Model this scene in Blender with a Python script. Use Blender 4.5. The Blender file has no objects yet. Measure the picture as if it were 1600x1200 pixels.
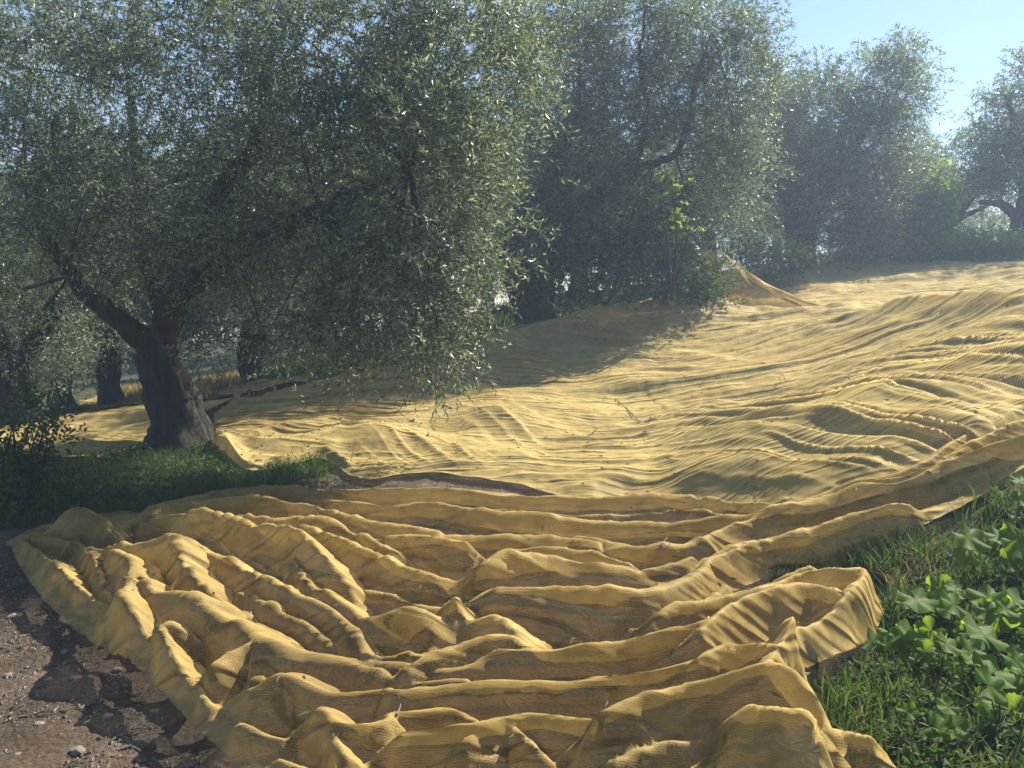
import bpy, math, random
import numpy as np
from mathutils import Vector

scene = bpy.context.scene
R = math.radians
rng = np.random.default_rng(7)
random.seed(7)

# ------------------------------------------------------------------ camera
HFOV = R(67.0)
F = 800.0 / math.tan(HFOV / 2)          # focal length in 1600-px photo pixels
PITCH = math.atan(130.0 / F)
CAMZ = 1.55
cam_d = bpy.data.cameras.new('camera')
cam_d.sensor_fit = 'HORIZONTAL'
cam_d.angle = HFOV
cam_d.clip_end = 2000
cam_d.clip_start = 0.05
cam = bpy.data.objects.new('camera', cam_d)
scene.collection.objects.link(cam)
cam.location = (0, 0, CAMZ)
cam.rotation_euler = (math.pi / 2 - PITCH, 0, 0)
scene.camera = cam

# ------------------------------------------------------------------ light
SUN_AZ = R(49)      # to the right of the view direction
SUN_EL = R(43)
w = bpy.data.worlds.new('World')
scene.world = w
w.use_nodes = True
nt = w.node_tree
bg = nt.nodes['Background']
sky = nt.nodes.new('ShaderNodeTexSky')
sky.sky_type = 'NISHITA'
sky.sun_disc = False
sky.sun_elevation = SUN_EL
sky.sun_rotation = SUN_AZ
sky.altitude = 300
sky.air_density = 1.0
sky.dust_density = 0.25
sky.ozone_density = 2.0
bg.inputs['Strength'].default_value = 0.065
nt.links.new(sky.outputs[0], bg.inputs[0])
sd = bpy.data.lights.new('sun', 'SUN')
sd.energy = 5.0
sd.angle = R(0.55)
sd.color = (1.0, 0.93, 0.80)
sun = bpy.data.objects.new('sun', sd)
scene.collection.objects.link(sun)
sdir = Vector((math.sin(SUN_AZ) * math.cos(SUN_EL), math.cos(SUN_AZ) * math.cos(SUN_EL), math.sin(SUN_EL)))
sun.rotation_euler = sdir.to_track_quat('Z', 'Y').to_euler()
sun.location = (10, 10, 30)

vs = scene.view_settings
vs.view_transform = 'Standard'
vs.look = 'None'
vs.gamma = 1
vs.use_curve_mapping = False
vs.exposure = 1.42
cy = scene.cycles
cy.max_bounces = 6
cy.diffuse_bounces = 3
cy.glossy_bounces = 2
cy.transmission_bounces = 4
cy.transparent_max_bounces = 14
cy.volume_bounces = 0
cy.use_adaptive_sampling = True
cy.adaptive_threshold = 0.02
cy.caustics_reflective = False
cy.caustics_refractive = False
cy.use_denoising = True

# ------------------------------------------------------------------ helpers
COL = scene.collection


def tag(o, label=None, cat=None, group=None, kind=None):
    if label: o['label'] = label
    if cat: o['category'] = cat
    if group: o['group'] = group
    if kind: o['kind'] = kind
    return o


def mesh_np(name, V, faces, smooth=False):
    """faces: (n,3) or (n,4) int array, or list of such arrays"""
    me = bpy.data.meshes.new(name)
    V = np.asarray(V, dtype=np.float32).reshape(-1, 3)
    if not isinstance(faces, (list, tuple)):
        faces = [faces]
    faces = [np.asarray(f, dtype=np.int32) for f in faces if len(f)]
    nl = sum(f.size for f in faces)
    npoly = sum(len(f) for f in faces)
    me.vertices.add(len(V))
    me.vertices.foreach_set('co', V.ravel())
    me.loops.add(nl)
    me.polygons.add(npoly)
    me.loops.foreach_set('vertex_index', np.concatenate([f.ravel() for f in faces]))
    starts, tot, s = [], [], 0
    for f in faces:
        k = f.shape[1]
        starts.append(s + np.arange(len(f)) * k)
        tot.append(np.full(len(f), k))
        s += f.size
    me.polygons.foreach_set('loop_start', np.concatenate(starts).astype(np.int32))
    me.polygons.foreach_set('loop_total', np.concatenate(tot).astype(np.int32))
    me.polygons.foreach_set('use_smooth', np.full(npoly, smooth))
    me.update(calc_edges=True)
    return me


def add(name, me, mat=None, parent=None, loc=None):
    o = bpy.data.objects.new(name, me)
    COL.objects.link(o)
    if mat is not None and me is not None and len(me.materials) == 0:
        me.materials.append(mat)
    if parent is not None:
        o.parent = parent
    if loc is not None:
        o.location = loc
    return o


def empty(name, loc=(0, 0, 0)):
    o = bpy.data.objects.new(name, None)
    o.empty_display_size = 0.2
    COL.objects.link(o)
    o.location = loc
    return o


_tab = [np.random.default_rng(100 + i).uniform(-1, 1, (256, 256)) for i in range(8)]


def vnoise(x, y, seed=0):
    x = np.asarray(x, float); y = np.asarray(y, float)
    T = _tab[seed % 8]
    xi = np.floor(x).astype(int); yi = np.floor(y).astype(int)
    fx = x - xi; fy = y - yi
    fx = fx * fx * fx * (fx * (fx * 6 - 15) + 10)
    fy = fy * fy * fy * (fy * (fy * 6 - 15) + 10)
    x0 = xi & 255; x1 = (xi + 1) & 255; y0 = yi & 255; y1 = (yi + 1) & 255
    a = T[x0, y0]; b = T[x1, y0]; c = T[x0, y1]; d = T[x1, y1]
    return (a * (1 - fx) + b * fx) * (1 - fy) + (c * (1 - fx) + d * fx) * fy


def fbm(x, y, o=4, seed=0, gain=0.5):
    s = 0; a = 1
    for i in range(o):
        s = s + a * vnoise(x * 2 ** i + 17.3 * i, y * 2 ** i + 5.1 * i, seed + i)
        a *= gain
    return s


def sstep(a, b, x):
    t = np.clip((np.asarray(x, float) - a) / (b - a), 0, 1)
    return t * t * (3 - 2 * t)


def catmull(pts, n=8):
    p = np.asarray(pts, float)
    if len(p) < 3:
        t = np.linspace(0, 1, n + 1)[:, None]
        return p[0] * (1 - t) + p[-1] * t
    q = np.vstack([2 * p[0] - p[1], p, 2 * p[-1] - p[-2]])
    out = []
    for i in range(1, len(q) - 2):
        t = np.linspace(0, 1, n, endpoint=False)[:, None]
        a, b, c, d = q[i - 1], q[i], q[i + 1], q[i + 2]
        out.append(0.5 * ((2 * b) + (c - a) * t + (2 * a - 5 * b + 4 * c - d) * t * t + (3 * b - a - 3 * c + d) * t ** 3))
    out.append(p[-1:])
    return np.vstack(out)


CT, ST = math.cos(PITCH), math.sin(PITCH)


def ray(px, py):
    u = (px - 800.0) / F; v = (600.0 - py) / F
    d = np.array([u, CT + v * ST, -ST + v * CT])
    return d / d[1]


def P(px, py, d):
    """point of the place seen at photo pixel (px,py), d metres forward"""
    return np.array([0, 0, CAMZ]) + ray(px, py) * d


# ------------------------------------------------------------------ terrain
_cp = [(285, 697, 8.2), (30, 672, 9.6), (105, 652, 13.0), (175, 636, 14.0), (395, 602, 14.5), (552, 575, 15.5),
       (845, 505, 14.0), (1255, 420, 22.0), (1400, 407, 22.0), (1590, 405, 20.5), (400, 738, 6.9), (600, 752, 6.7),
       (850, 772, 6.2), (1100, 795, 5.8), (1000, 622, 9.5), (1000, 545, 12.6), (1200, 484, 15.0),
       (700, 603, 10.4), (600, 652, 8.8), (420, 642, 9.8), (1330, 660, 7.2), (1430, 590, 8.2), (1590, 520, 8.8),
       (1480, 480, 12.5), (1250, 640, 8.2), (1150, 690, 7.4), (1600, 470, 13.0), (1200, 560, 10.8),
       (250, 800, 5.7), (20, 850, 5.0), (0, 950, 3.95), (700, 900, 4.35), (600, 1100, 2.98),
       (1000, 1000, 3.55), (1250, 880, 4.4), (1560, 745, 4.7), (1500, 900, 3.95), (1560, 1100, 3.0), (1330, 790, 5.0), (1600, 690, 5.6),
       (1590, 372, 26.0), (1475, 362, 27.0), (960, 500, 14.3), (700, 540, 14.0), (760, 482, 19.0), (620, 535, 18.0), (480, 570, 18.5), (900, 470, 19.0)]
_C = [tuple(P(*c)) for c in _cp]
_C += [(-35, 10, -1.2), (-35, 40, -2.4), (-10, 30, -0.9), (0, 45, 1.2), (18, 42, 2.4), (45, 40, 3.0), (45, 10, 4.0), (25, 16, 3.4),
       (0, -8, -0.1), (-15, -6, -0.4), (12, -6, 1.6), (9, 5, 1.7), (9, 9, 1.9), (-12, 6, -0.2), (-14, 18, -0.7), (0, 0, 0), (-4, 2, 0.0), (3, 1.5, 0.15),
       (-6, 5, 0.0), (12, 30, 3.2), (3, 30, 1.8), (0, 5.5, 0.0), (1.5, 5.3, 0.0), (-1.5, 4, 0), (1.2, 3, 0), (-35, 70, -3), (35, 70, 1)]
_C = np.array(_C)


def _phi(r2):
    r2 = np.maximum(r2, 1e-9)
    return 0.5 * r2 * np.log(r2)


_n = len(_C)
_K = _phi(((_C[:, None, :2] - _C[None, :, :2]) ** 2).sum(-1)) + np.eye(_n) * 0.12
_Pm = np.c_[np.ones(_n), _C[:, :2]]
_A = np.block([[_K, _Pm], [_Pm.T, np.zeros((3, 3))]])
_W = np.linalg.solve(_A, np.r_[_C[:, 2], 0, 0, 0])


def terrain(x, y):
    x = np.asarray(x, float); y = np.asarray(y, float)
    sh = np.broadcast(x, y).shape
    X = np.clip(np.broadcast_to(x, sh).ravel(), -38, 46); Y = np.clip(np.broadcast_to(y, sh).ravel(), -9, 70)
    z = np.zeros(len(X))
    for i in range(0, len(X), 20000):
        a = X[i:i + 20000]; b = Y[i:i + 20000]
        r2 = (a[:, None] - _C[None, :, 0]) ** 2 + (b[:, None] - _C[None, :, 1]) ** 2
        z[i:i + 20000] = _phi(r2) @ _W[:_n] + _W[_n] + _W[_n + 1] * a + _W[_n + 2] * b
    return z.reshape(sh)


# lookup table for speed
_gx = np.linspace(-38, 46, 841); _gy = np.linspace(-9, 70, 791)
_GZ = terrain(_gx[:, None], _gy[None, :])


def tz(x, y):
    x = np.clip(np.asarray(x, float), -38, 45.99); y = np.clip(np.asarray(y, float), -9, 69.99)
    fx = (x + 38) / (84 / 840); fy = (y + 9) / (79 / 790)
    i = np.clip(fx.astype(int), 0, 839); j = np.clip(fy.astype(int), 0, 789)
    fx = fx - i; fy = fy - j
    return (_GZ[i, j] * (1 - fx) + _GZ[i + 1, j] * fx) * (1 - fy) + (_GZ[i, j + 1] * (1 - fx) + _GZ[i + 1, j + 1] * fx) * fy


def hit(px, py, h=0.0, dmax=60):
    """ground point (raised by h) seen at a photo pixel"""
    r = ray(px, py)
    t = np.linspace(1.2, dmax, 6000)
    z = CAMZ + r[2] * t
    g = tz(r[0] * t, t) + h
    k = np.argmax(z < g)
    if not (z < g).any():
        k = len(t) - 1
    d = t[k]
    return np.array([r[0] * d, d, CAMZ + r[2] * d])


# ------------------------------------------------------------------ materials
def newmat(name):
    m = bpy.data.materials.new(name)
    m.use_nodes = True
    m.node_tree.nodes.clear()
    return m, m.node_tree


def N(t, typ, **kw):
    n = t.nodes.new(typ)
    for k, v in kw.items():
        if k.startswith('i_'):
            n.inputs[k[2:].replace('_', ' ')].default_value = v
        else:
            setattr(n, k, v)
    return n


def ramp(t, stops, fac=None):
    n = t.nodes.new('ShaderNodeValToRGB')
    e = n.color_ramp.elements
    while len(e) < len(stops): e.new(0.5)
    for k, (p, c) in enumerate(stops):
        e[k].position = p
        e[k].color = (*c, 1) if len(c) == 3 else c
    if fac is not None: t.links.new(fac, n.inputs[0])
    return n


def leaf_mat(name, cols, transl=0.35, tcol=None, rough=0.45, spec=0.5):
    m, t = newmat(name)
    L = t.links.new
    geo = N(t, 'ShaderNodeNewGeometry')
    n = len(cols)
    rp = ramp(t, [(i / max(1, n - 1), c) for i, c in enumerate(cols)], geo.outputs['Random Per Island'])
    pb = N(t, 'ShaderNodeBsdfPrincipled')
    pb.inputs['Roughness'].default_value = rough
    pb.inputs['Specular IOR Level'].default_value = spec
    L(rp.outputs[0], pb.inputs['Base Color'])
    tr = N(t, 'ShaderNodeBsdfTranslucent')
    if tcol is None:
        mx = N(t, 'ShaderNodeMix', data_type='RGBA', blend_type='MULTIPLY')
        mx.inputs[0].default_value = 1
        L(rp.outputs[0], mx.inputs[6]); mx.inputs[7].default_value = (1.25, 1.4, 0.8, 1)
        L(mx.outputs[2], tr.inputs[0])
    else:
        tr.inputs[0].default_value = (*tcol, 1)
    mix = N(t, 'ShaderNodeMixShader'); mix.inputs[0].default_value = transl
    L(pb.outputs[0], mix.inputs[1]); L(tr.outputs[0], mix.inputs[2])
    out = N(t, 'ShaderNodeOutputMaterial'); L(mix.outputs[0], out.inputs[0])
    return m


def net_mat(name, c_light, c_dark, transp=0.2, transl=0.45, per=0.011, bump=0.25, pleat=0.6, pleat_d=0.02, pscale=(0.8, 9.0, 1)):
    """woven olive net: thread weave, dirty patches, thin enough to see through"""
    m, t = newmat(name)
    L = t.links.new
    uv = N(t, 'ShaderNodeUVMap')
    sep = N(t, 'ShaderNodeSeparateXYZ'); L(uv.outputs[0], sep.inputs[0])
    obj = N(t, 'ShaderNodeTexCoord')
    n1 = N(t, 'ShaderNodeTexNoise', i_Scale=1.6, i_Detail=6.0, i_Roughness=0.6); L(obj.outputs['Object'], n1.inputs['Vector'])
    n2 = N(t, 'ShaderNodeTexNoise', i_Scale=9.0, i_Detail=5.0, i_Roughness=0.65); L(uv.outputs[0], n2.inputs['Vector'])
    n3 = N(t, 'ShaderNodeTexNoise', i_Scale=60.0, i_Detail=3.0); L(uv.outputs[0], n3.inputs['Vector'])
    rp = ramp(t, [(0.28, c_dark), (0.70, c_light)], n1.outputs[0])
    rp2 = ramp(t, [(0.28, (0.50, 0.46, 0.40)), (0.50, (0.92, 0.91, 0.88)), (0.66, (1.08, 1.07, 1.05))], n2.outputs[0])
    mul = N(t, 'ShaderNodeMix', data_type='RGBA', blend_type='MULTIPLY'); mul.inputs[0].default_value = 0.8
    L(rp.outputs[0], mul.inputs[6]); L(rp2.outputs[0], mul.inputs[7])

    def wave(axis, period, distort):
        a = N(t, 'ShaderNodeMath', operation='MULTIPLY'); a.inputs[1].default_value = 2 * math.pi / period
        L(sep.outputs[axis], a.inputs[0])
        d = N(t, 'ShaderNodeMath', operation='MULTIPLY_ADD'); d.inputs[1].default_value = distort
        L(n2.outputs[0], d.inputs[0]); L(a.outputs[0], d.inputs[2])
        s = N(t, 'ShaderNodeMath', operation='SINE'); L(d.outputs[0], s.inputs[0])
        return s
    w1 = wave(1, per, 22.0); w2 = wave(0, per * 0.7, 20.0)
    sm0 = N(t, 'ShaderNodeMath', operation='MULTIPLY_ADD'); sm0.inputs[1].default_value = 0.55
    L(w2.outputs[0], sm0.inputs[0]); L(w1.outputs[0], sm0.inputs[2])
    n5 = N(t, 'ShaderNodeTexNoise', i_Scale=4.0, i_Detail=2.0); L(uv.outputs[0], n5.inputs['Vector'])
    pm = ramp(t, [(0.40, (0.15, 0.15, 0.15)), (0.62, (1, 1, 1))], n5.outputs[0])
    sm = N(t, 'ShaderNodeMath', operation='MULTIPLY'); L(sm0.outputs[0], sm.inputs[0]); L(pm.outputs[0], sm.inputs[1])
    # weave into colour brightness
    mr = N(t, 'ShaderNodeMapRange'); mr.inputs[1].default_value = -1.5; mr.inputs[2].default_value = 1.5
    mr.inputs[3].default_value = 0.93; mr.inputs[4].default_value = 1.05
    L(sm.outputs[0], mr.inputs[0])
    hs = N(t, 'ShaderNodeMix', data_type='RGBA', blend_type='MULTIPLY'); hs.inputs[0].default_value = 1
    L(mul.outputs[2], hs.inputs[6]); L(mr.outputs[0], hs.inputs[7])
    bp = N(t, 'ShaderNodeBump'); bp.inputs['Strength'].default_value = bump; bp.inputs['Distance'].default_value = 0.004
    hadd = N(t, 'ShaderNodeMath', operation='MULTIPLY_ADD'); hadd.inputs[1].default_value = 2.0
    L(n3.outputs[0], hadd.inputs[0]); L(sm.outputs[0], hadd.inputs[2])
    L(hadd.outputs[0], bp.inputs['Height'])
    mp = N(t, 'ShaderNodeMapping'); mp.inputs['Scale'].default_value = pscale
    L(uv.outputs[0], mp.inputs[0])
    pn = N(t, 'ShaderNodeTexNoise', i_Scale=1.6, i_Detail=3.0, i_Roughness=0.55, i_Distortion=0.3); pn.noise_type = 'RIDGED_MULTIFRACTAL'; pn.normalize = True
    L(mp.outputs[0], pn.inputs['Vector'])
    bp0 = N(t, 'ShaderNodeBump'); bp0.inputs['Strength'].default_value = pleat; bp0.inputs['Distance'].default_value = pleat_d
    L(pn.outputs[0], bp0.inputs['Height']); L(bp0.outputs[0], bp.inputs['Normal'])
    df = N(t, 'ShaderNodeBsdfDiffuse'); L(hs.outputs[2], df.inputs[0]); L(bp.outputs[0], df.inputs['Normal'])
    tr = N(t, 'ShaderNodeBsdfTranslucent'); L(bp.outputs[0], tr.inputs['Normal'])
    tcol = N(t, 'ShaderNodeMix', data_type='RGBA', blend_type='MULTIPLY'); tcol.inputs[0].default_value = 1
    L(hs.outputs[2], tcol.inputs[6]); tcol.inputs[7].default_value = (0.92, 0.82, 0.55, 1)
    L(tcol.outputs[2], tr.inputs[0])
    gl = N(t, 'ShaderNodeBsdfGlossy'); gl.inputs['Roughness'].default_value = 0.5
    gl.inputs[0].default_value = (0.9, 0.85, 0.7, 1)
    m1 = N(t, 'ShaderNodeMixShader'); m1.inputs[0].default_value = transl
    L(df.outputs[0], m1.inputs[1]); L(tr.outputs[0], m1.inputs[2])
    m2 = N(t, 'ShaderNodeMixShader'); m2.inputs[0].default_value = 0.015
    L(m1.outputs[0], m2.inputs[1]); L(gl.outputs[0], m2.inputs[2])
    tp = N(t, 'ShaderNodeBsdfTransparent')
    mr2 = N(t, 'ShaderNodeMapRange'); mr2.inputs[1].default_value = -1.5; mr2.inputs[2].default_value = 1.5
    mr2.inputs[3].default_value = min(1, transp * 1.4); mr2.inputs[4].default_value = transp * 0.6
    L(sm.outputs[0], mr2.inputs[0])
    lw = N(t, 'ShaderNodeLayerWeight'); lw.inputs[0].default_value = 0.5
    edge = N(t, 'ShaderNodeMapRange'); edge.inputs[1].default_value = 0.15; edge.inputs[2].default_value = 0.85
    edge.inputs[3].default_value = 1.0; edge.inputs[4].default_value = 0.15
    L(lw.outputs['Facing'], edge.inputs[0])
    tm = N(t, 'ShaderNodeMath', operation='MULTIPLY'); L(mr2.outputs[0], tm.inputs[0]); L(edge.outputs[0], tm.inputs[1])
    m3 = N(t, 'ShaderNodeMixShader'); L(tm.outputs[0], m3.inputs[0])
    L(m2.outputs[0], m3.inputs[1]); L(tp.outputs[0], m3.inputs[2])
    out = N(t, 'ShaderNodeOutputMaterial'); L(m3.outputs[0], out.inputs[0])
    return m


def bark_mat(name, c1, c2, scale=1.0):
    m, t = newmat(name)
    L = t.links.new
    tc = N(t, 'ShaderNodeTexCoord')
    mp = N(t, 'ShaderNodeMapping'); mp.inputs['Scale'].default_value = (9 * scale, 9 * scale, 2.2 * scale)
    L(tc.outputs['Object'], mp.inputs[0])
    n = N(t, 'ShaderNodeTexNoise', i_Scale=1.5, i_Detail=8.0, i_Roughness=0.7, i_Distortion=0.8); L(mp.outputs[0], n.inputs['Vector'])
    rp = ramp(t, [(0.3, c1), (0.68, c2)], n.outputs[0])
    n2 = N(t, 'ShaderNodeTexNoise', i_Scale=2.5, i_Detail=3.0); L(tc.outputs['Object'], n2.inputs['Vector'])
    rp2 = ramp(t, [(0.52, (1, 1, 1)), (0.66, (1.0, 1.1, 0.7))], n2.outputs[0])
    mx = N(t, 'ShaderNodeMix', data_type='RGBA', blend_type='MULTIPLY'); mx.inputs[0].default_value = 0.8
    L(rp.outputs[0], mx.inputs[6]); L(rp2.outputs[0], mx.inputs[7])
    bp = N(t, 'ShaderNodeBump'); bp.inputs['Strength'].default_value = 0.9; bp.inputs['Distance'].default_value = 0.03
    L(n.outputs[0], bp.inputs['Height'])
    pb = N(t, 'ShaderNodeBsdfPrincipled'); pb.inputs['Roughness'].default_value = 0.9; pb.inputs['Specular IOR Level'].default_value = 0.2
    L(mx.outputs[2], pb.inputs['Base Color']); L(bp.outputs[0], pb.inputs['Normal'])
    out = N(t, 'ShaderNodeOutputMaterial'); L(pb.outputs[0], out.inputs[0])
    return m


def stone_mat(name, c1, c2):
    m, t = newmat(name)
    L = t.links.new
    tc = N(t, 'ShaderNodeTexCoord')
    geo = N(t, 'ShaderNodeNewGeometry')
    n = N(t, 'ShaderNodeTexNoise', i_Scale=30.0, i_Detail=6.0); L(tc.outputs['Object'], n.inputs['Vector'])
    ad = N(t, 'ShaderNodeMath', operation='MULTIPLY_ADD'); ad.inputs[1].default_value = 0.6
    L(geo.outputs['Random Per Island'], ad.inputs[0])
    sc_ = N(t, 'ShaderNodeMath', operation='MULTIPLY'); sc_.inputs[1].default_value = 0.5; L(n.outputs[0], sc_.inputs[0])
    L(sc_.outputs[0], ad.inputs[2])
    rp = ramp(t, [(0.15, c1), (0.85, c2)], ad.outputs[0])
    bp = N(t, 'ShaderNodeBump'); bp.inputs['Strength'].default_value = 0.5; bp.inputs['Distance'].default_value = 0.01; L(n.outputs[0], bp.inputs['Height'])
    pb = N(t, 'ShaderNodeBsdfPrincipled'); pb.inputs['Roughness'].default_value = 0.9; pb.inputs['Specular IOR Level'].default_value = 0.25
    L(rp.outputs[0], pb.inputs['Base Color']); L(bp.outputs[0], pb.inputs['Normal'])
    out = N(t, 'ShaderNodeOutputMaterial'); L(pb.outputs[0], out.inputs[0])
    return m


def ground_mat():
    m, t = newmat('soil_and_turf')
    L = t.links.new
    at = N(t, 'ShaderNodeAttribute', attribute_name='turf')
    tc = N(t, 'ShaderNodeTexCoord')
    n = N(t, 'ShaderNodeTexNoise', i_Scale=3.0, i_Detail=10.0, i_Roughness=0.7); L(tc.outputs['Object'], n.inputs['Vector'])
    nf = N(t, 'ShaderNodeTexNoise', i_Scale=45.0, i_Detail=6.0, i_Roughness=0.7); L(tc.outputs['Object'], nf.inputs['Vector'])
    vo = N(t, 'ShaderNodeTexVoronoi', i_Scale=38.0); L(tc.outputs['Object'], vo.inputs['Vector'])
    soil = ramp(t, [(0.3, (0.055, 0.040, 0.028)), (0.55, (0.105, 0.079, 0.058)), (0.74, (0.175, 0.138, 0.106))], n.outputs[0])
    sp = ramp(t, [(0.35, (0.65, 0.63, 0.6)), (0.68, (1.25, 1.2, 1.15))], nf.outputs[0])
    ms = N(t, 'ShaderNodeMix', data_type='RGBA', blend_type='MULTIPLY'); ms.inputs[0].default_value = 0.9
    L(soil.outputs[0], ms.inputs[6]); L(sp.outputs[0], ms.inputs[7])
    turf = ramp(t, [(0.3, (0.028, 0.032, 0.013)), (0.7, (0.075, 0.08, 0.032))], nf.outputs[0])
    mx = N(t, 'ShaderNodeMix', data_type='RGBA'); L(at.outputs['Fac'], mx.inputs[0])
    L(ms.outputs[2], mx.inputs[6]); L(turf.outputs[0], mx.inputs[7])
    h = N(t, 'ShaderNodeMath', operation='MULTIPLY_ADD'); h.inputs[1].default_value = -0.5
    L(vo.outputs['Distance'], h.inputs[0]); L(nf.outputs[0], h.inputs[2])
    bp = N(t, 'ShaderNodeBump'); bp.inputs['Strength'].default_value = 0.9; bp.inputs['Distance'].default_value = 0.02; L(h.outputs[0], bp.inputs['Height'])
    pb = N(t, 'ShaderNodeBsdfPrincipled'); pb.inputs['Roughness'].default_value = 0.95; pb.inputs['Specular IOR Level'].default_value = 0.15
    L(mx.outputs[2], pb.inputs['Base Color']); L(bp.outputs[0], pb.inputs['Normal'])
    out = N(t, 'ShaderNodeOutputMaterial'); L(pb.outputs[0], out.inputs[0])
    return m


M_ground = ground_mat()
M_netB = net_mat('golden_net_weave', (0.53, 0.385, 0.142), (0.27, 0.192, 0.068), transp=0.46, transl=0.22, per=0.0085, bump=0.12, pleat=1.0, pleat_d=0.05, pscale=(0.9, 9.0, 1))
M_netA = net_mat('pale_net_weave', (0.59, 0.455, 0.185), (0.37, 0.275, 0.10), transp=0.46, transl=0.18, per=0.012, bump=0.05, pleat=1.0, pleat_d=0.04)
M_bark = bark_mat('olive_bark', (0.014, 0.012, 0.010), (0.06, 0.05, 0.042))
M_olive = leaf_mat('olive_leaf', [(0.040, 0.058, 0.034), (0.085, 0.108, 0.066), (0.15, 0.172, 0.122), (0.36, 0.385, 0.325)], 0.45, rough=0.38, spec=0.6)
M_bush = leaf_mat('bush_leaf', [(0.03, 0.055, 0.018), (0.06, 0.10, 0.03), (0.10, 0.14, 0.05)], 0.40, rough=0.65, spec=0.2)
M_fig = leaf_mat('sapling_leaf', [(0.08, 0.15, 0.025), (0.13, 0.21, 0.04)], 0.6, tcol=(0.24, 0.36, 0.04), rough=0.5)
M_grass = leaf_mat('grass_blade', [(0.03, 0.06, 0.013), (0.06, 0.10, 0.022), (0.12, 0.14, 0.05)], 0.45, rough=0.5, spec=0.3)
M_dry = leaf_mat('dry_grass_blade', [(0.30, 0.22, 0.12), (0.42, 0.33, 0.19)], 0.35, rough=0.7, spec=0.2)
M_mallow = leaf_mat('mallow_leaf', [(0.075, 0.14, 0.022), (0.11, 0.20, 0.035)], 0.6, tcol=(0.30, 0.44, 0.035), rough=0.6, spec=0.2)
M_stem = bark_mat('green_stem', (0.05, 0.08, 0.025), (0.09, 0.12, 0.04))
M_stick = bark_mat('dry_stick', (0.10, 0.075, 0.055), (0.26, 0.21, 0.17))
M_stone = stone_mat('field_stone', (0.085, 0.068, 0.053), (0.22, 0.185, 0.15))
M_brown = bark_mat('dry_burr', (0.07, 0.05, 0.035), (0.16, 0.12, 0.08))


# ------------------------------------------------------------------ ground
def axis(lo, hi, mid, n, k):
    s = np.linspace(-1, 1, n)
    a = np.sinh(k * s) / math.sinh(k)
    return np.where(a < 0, mid + a * (mid - lo), mid + a * (hi - mid))


ax = axis(-60, 60, -0.5, 310, 6.0)
ay = axis(-10, 90, 4.2, 270, 6.0)
GX, GY = np.meshgrid(ax, ay)


def turf_mask(x, y):
    """1 where grass grows, 0 on the bare dirt track"""
    n = 0.35 * fbm(x * 0.9, y * 0.9, 4, 3)
    # track runs from the lower left across the picture, out behind the front net
    edge = np.interp(x, [-8, -3.6, -2.6, -2.0, -1.5, -1.0, 0.0, 0.6, 1.5, 2.5, 3.5], [5.0, 5.25, 5.7, 6.2, 6.7, 6.9, 6.75, 6.55, 6.1, 5.6, 5.0])
    up = sstep(-0.25, 0.25, y - edge + n * 0.8)
    left = up
    right = sstep(1.35, 1.75, x + n * 0.4 - 0.05 * (y - 3))
    return np.clip(np.maximum(np.maximum(up, right), left), 0, 1)


def gz(x, y):
    return tz(x, y) + 0.018 * fbm(np.asarray(x) * 2.2, np.asarray(y) * 2.2, 4, 1) - 0.01


GZf = gz(GX, GY) + (0.010 * fbm(GX * 9, GY * 9, 3, 5) + 0.007 * np.abs(fbm(GX * 26, GY * 26, 2, 2))) * (np.abs(GX) < 6) * (GY < 9)
ny_, nx_ = GX.shape
idx = np.arange(ny_ * nx_).reshape(ny_, nx_)
Fq = np.stack([idx[:-1, :-1], idx[:-1, 1:], idx[1:, 1:], idx[1:, :-1]], -1).reshape(-1, 4)
me = mesh_np('ground', np.stack([GX, GY, GZf], -1), Fq, True)
a_ = me.attributes.new('turf', 'FLOAT', 'POINT')
a_.data.foreach_set('value', turf_mask(GX, GY).ravel().astype(np.float32))
ground = add('ground', me, M_ground)
tag(ground, 'brown dirt track and grassy sloping olive grove ground', 'ground', kind='structure')


# ------------------------------------------------------------------ sheets (nets)
def set_uv(me, uv):
    li = np.empty(len(me.loops), np.int32)
    me.loops.foreach_get('vertex_index', li)
    l = me.uv_layers.new(name='UVMap')
    l.data.foreach_set('uv', uv[li].astype(np.float32).ravel())


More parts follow.
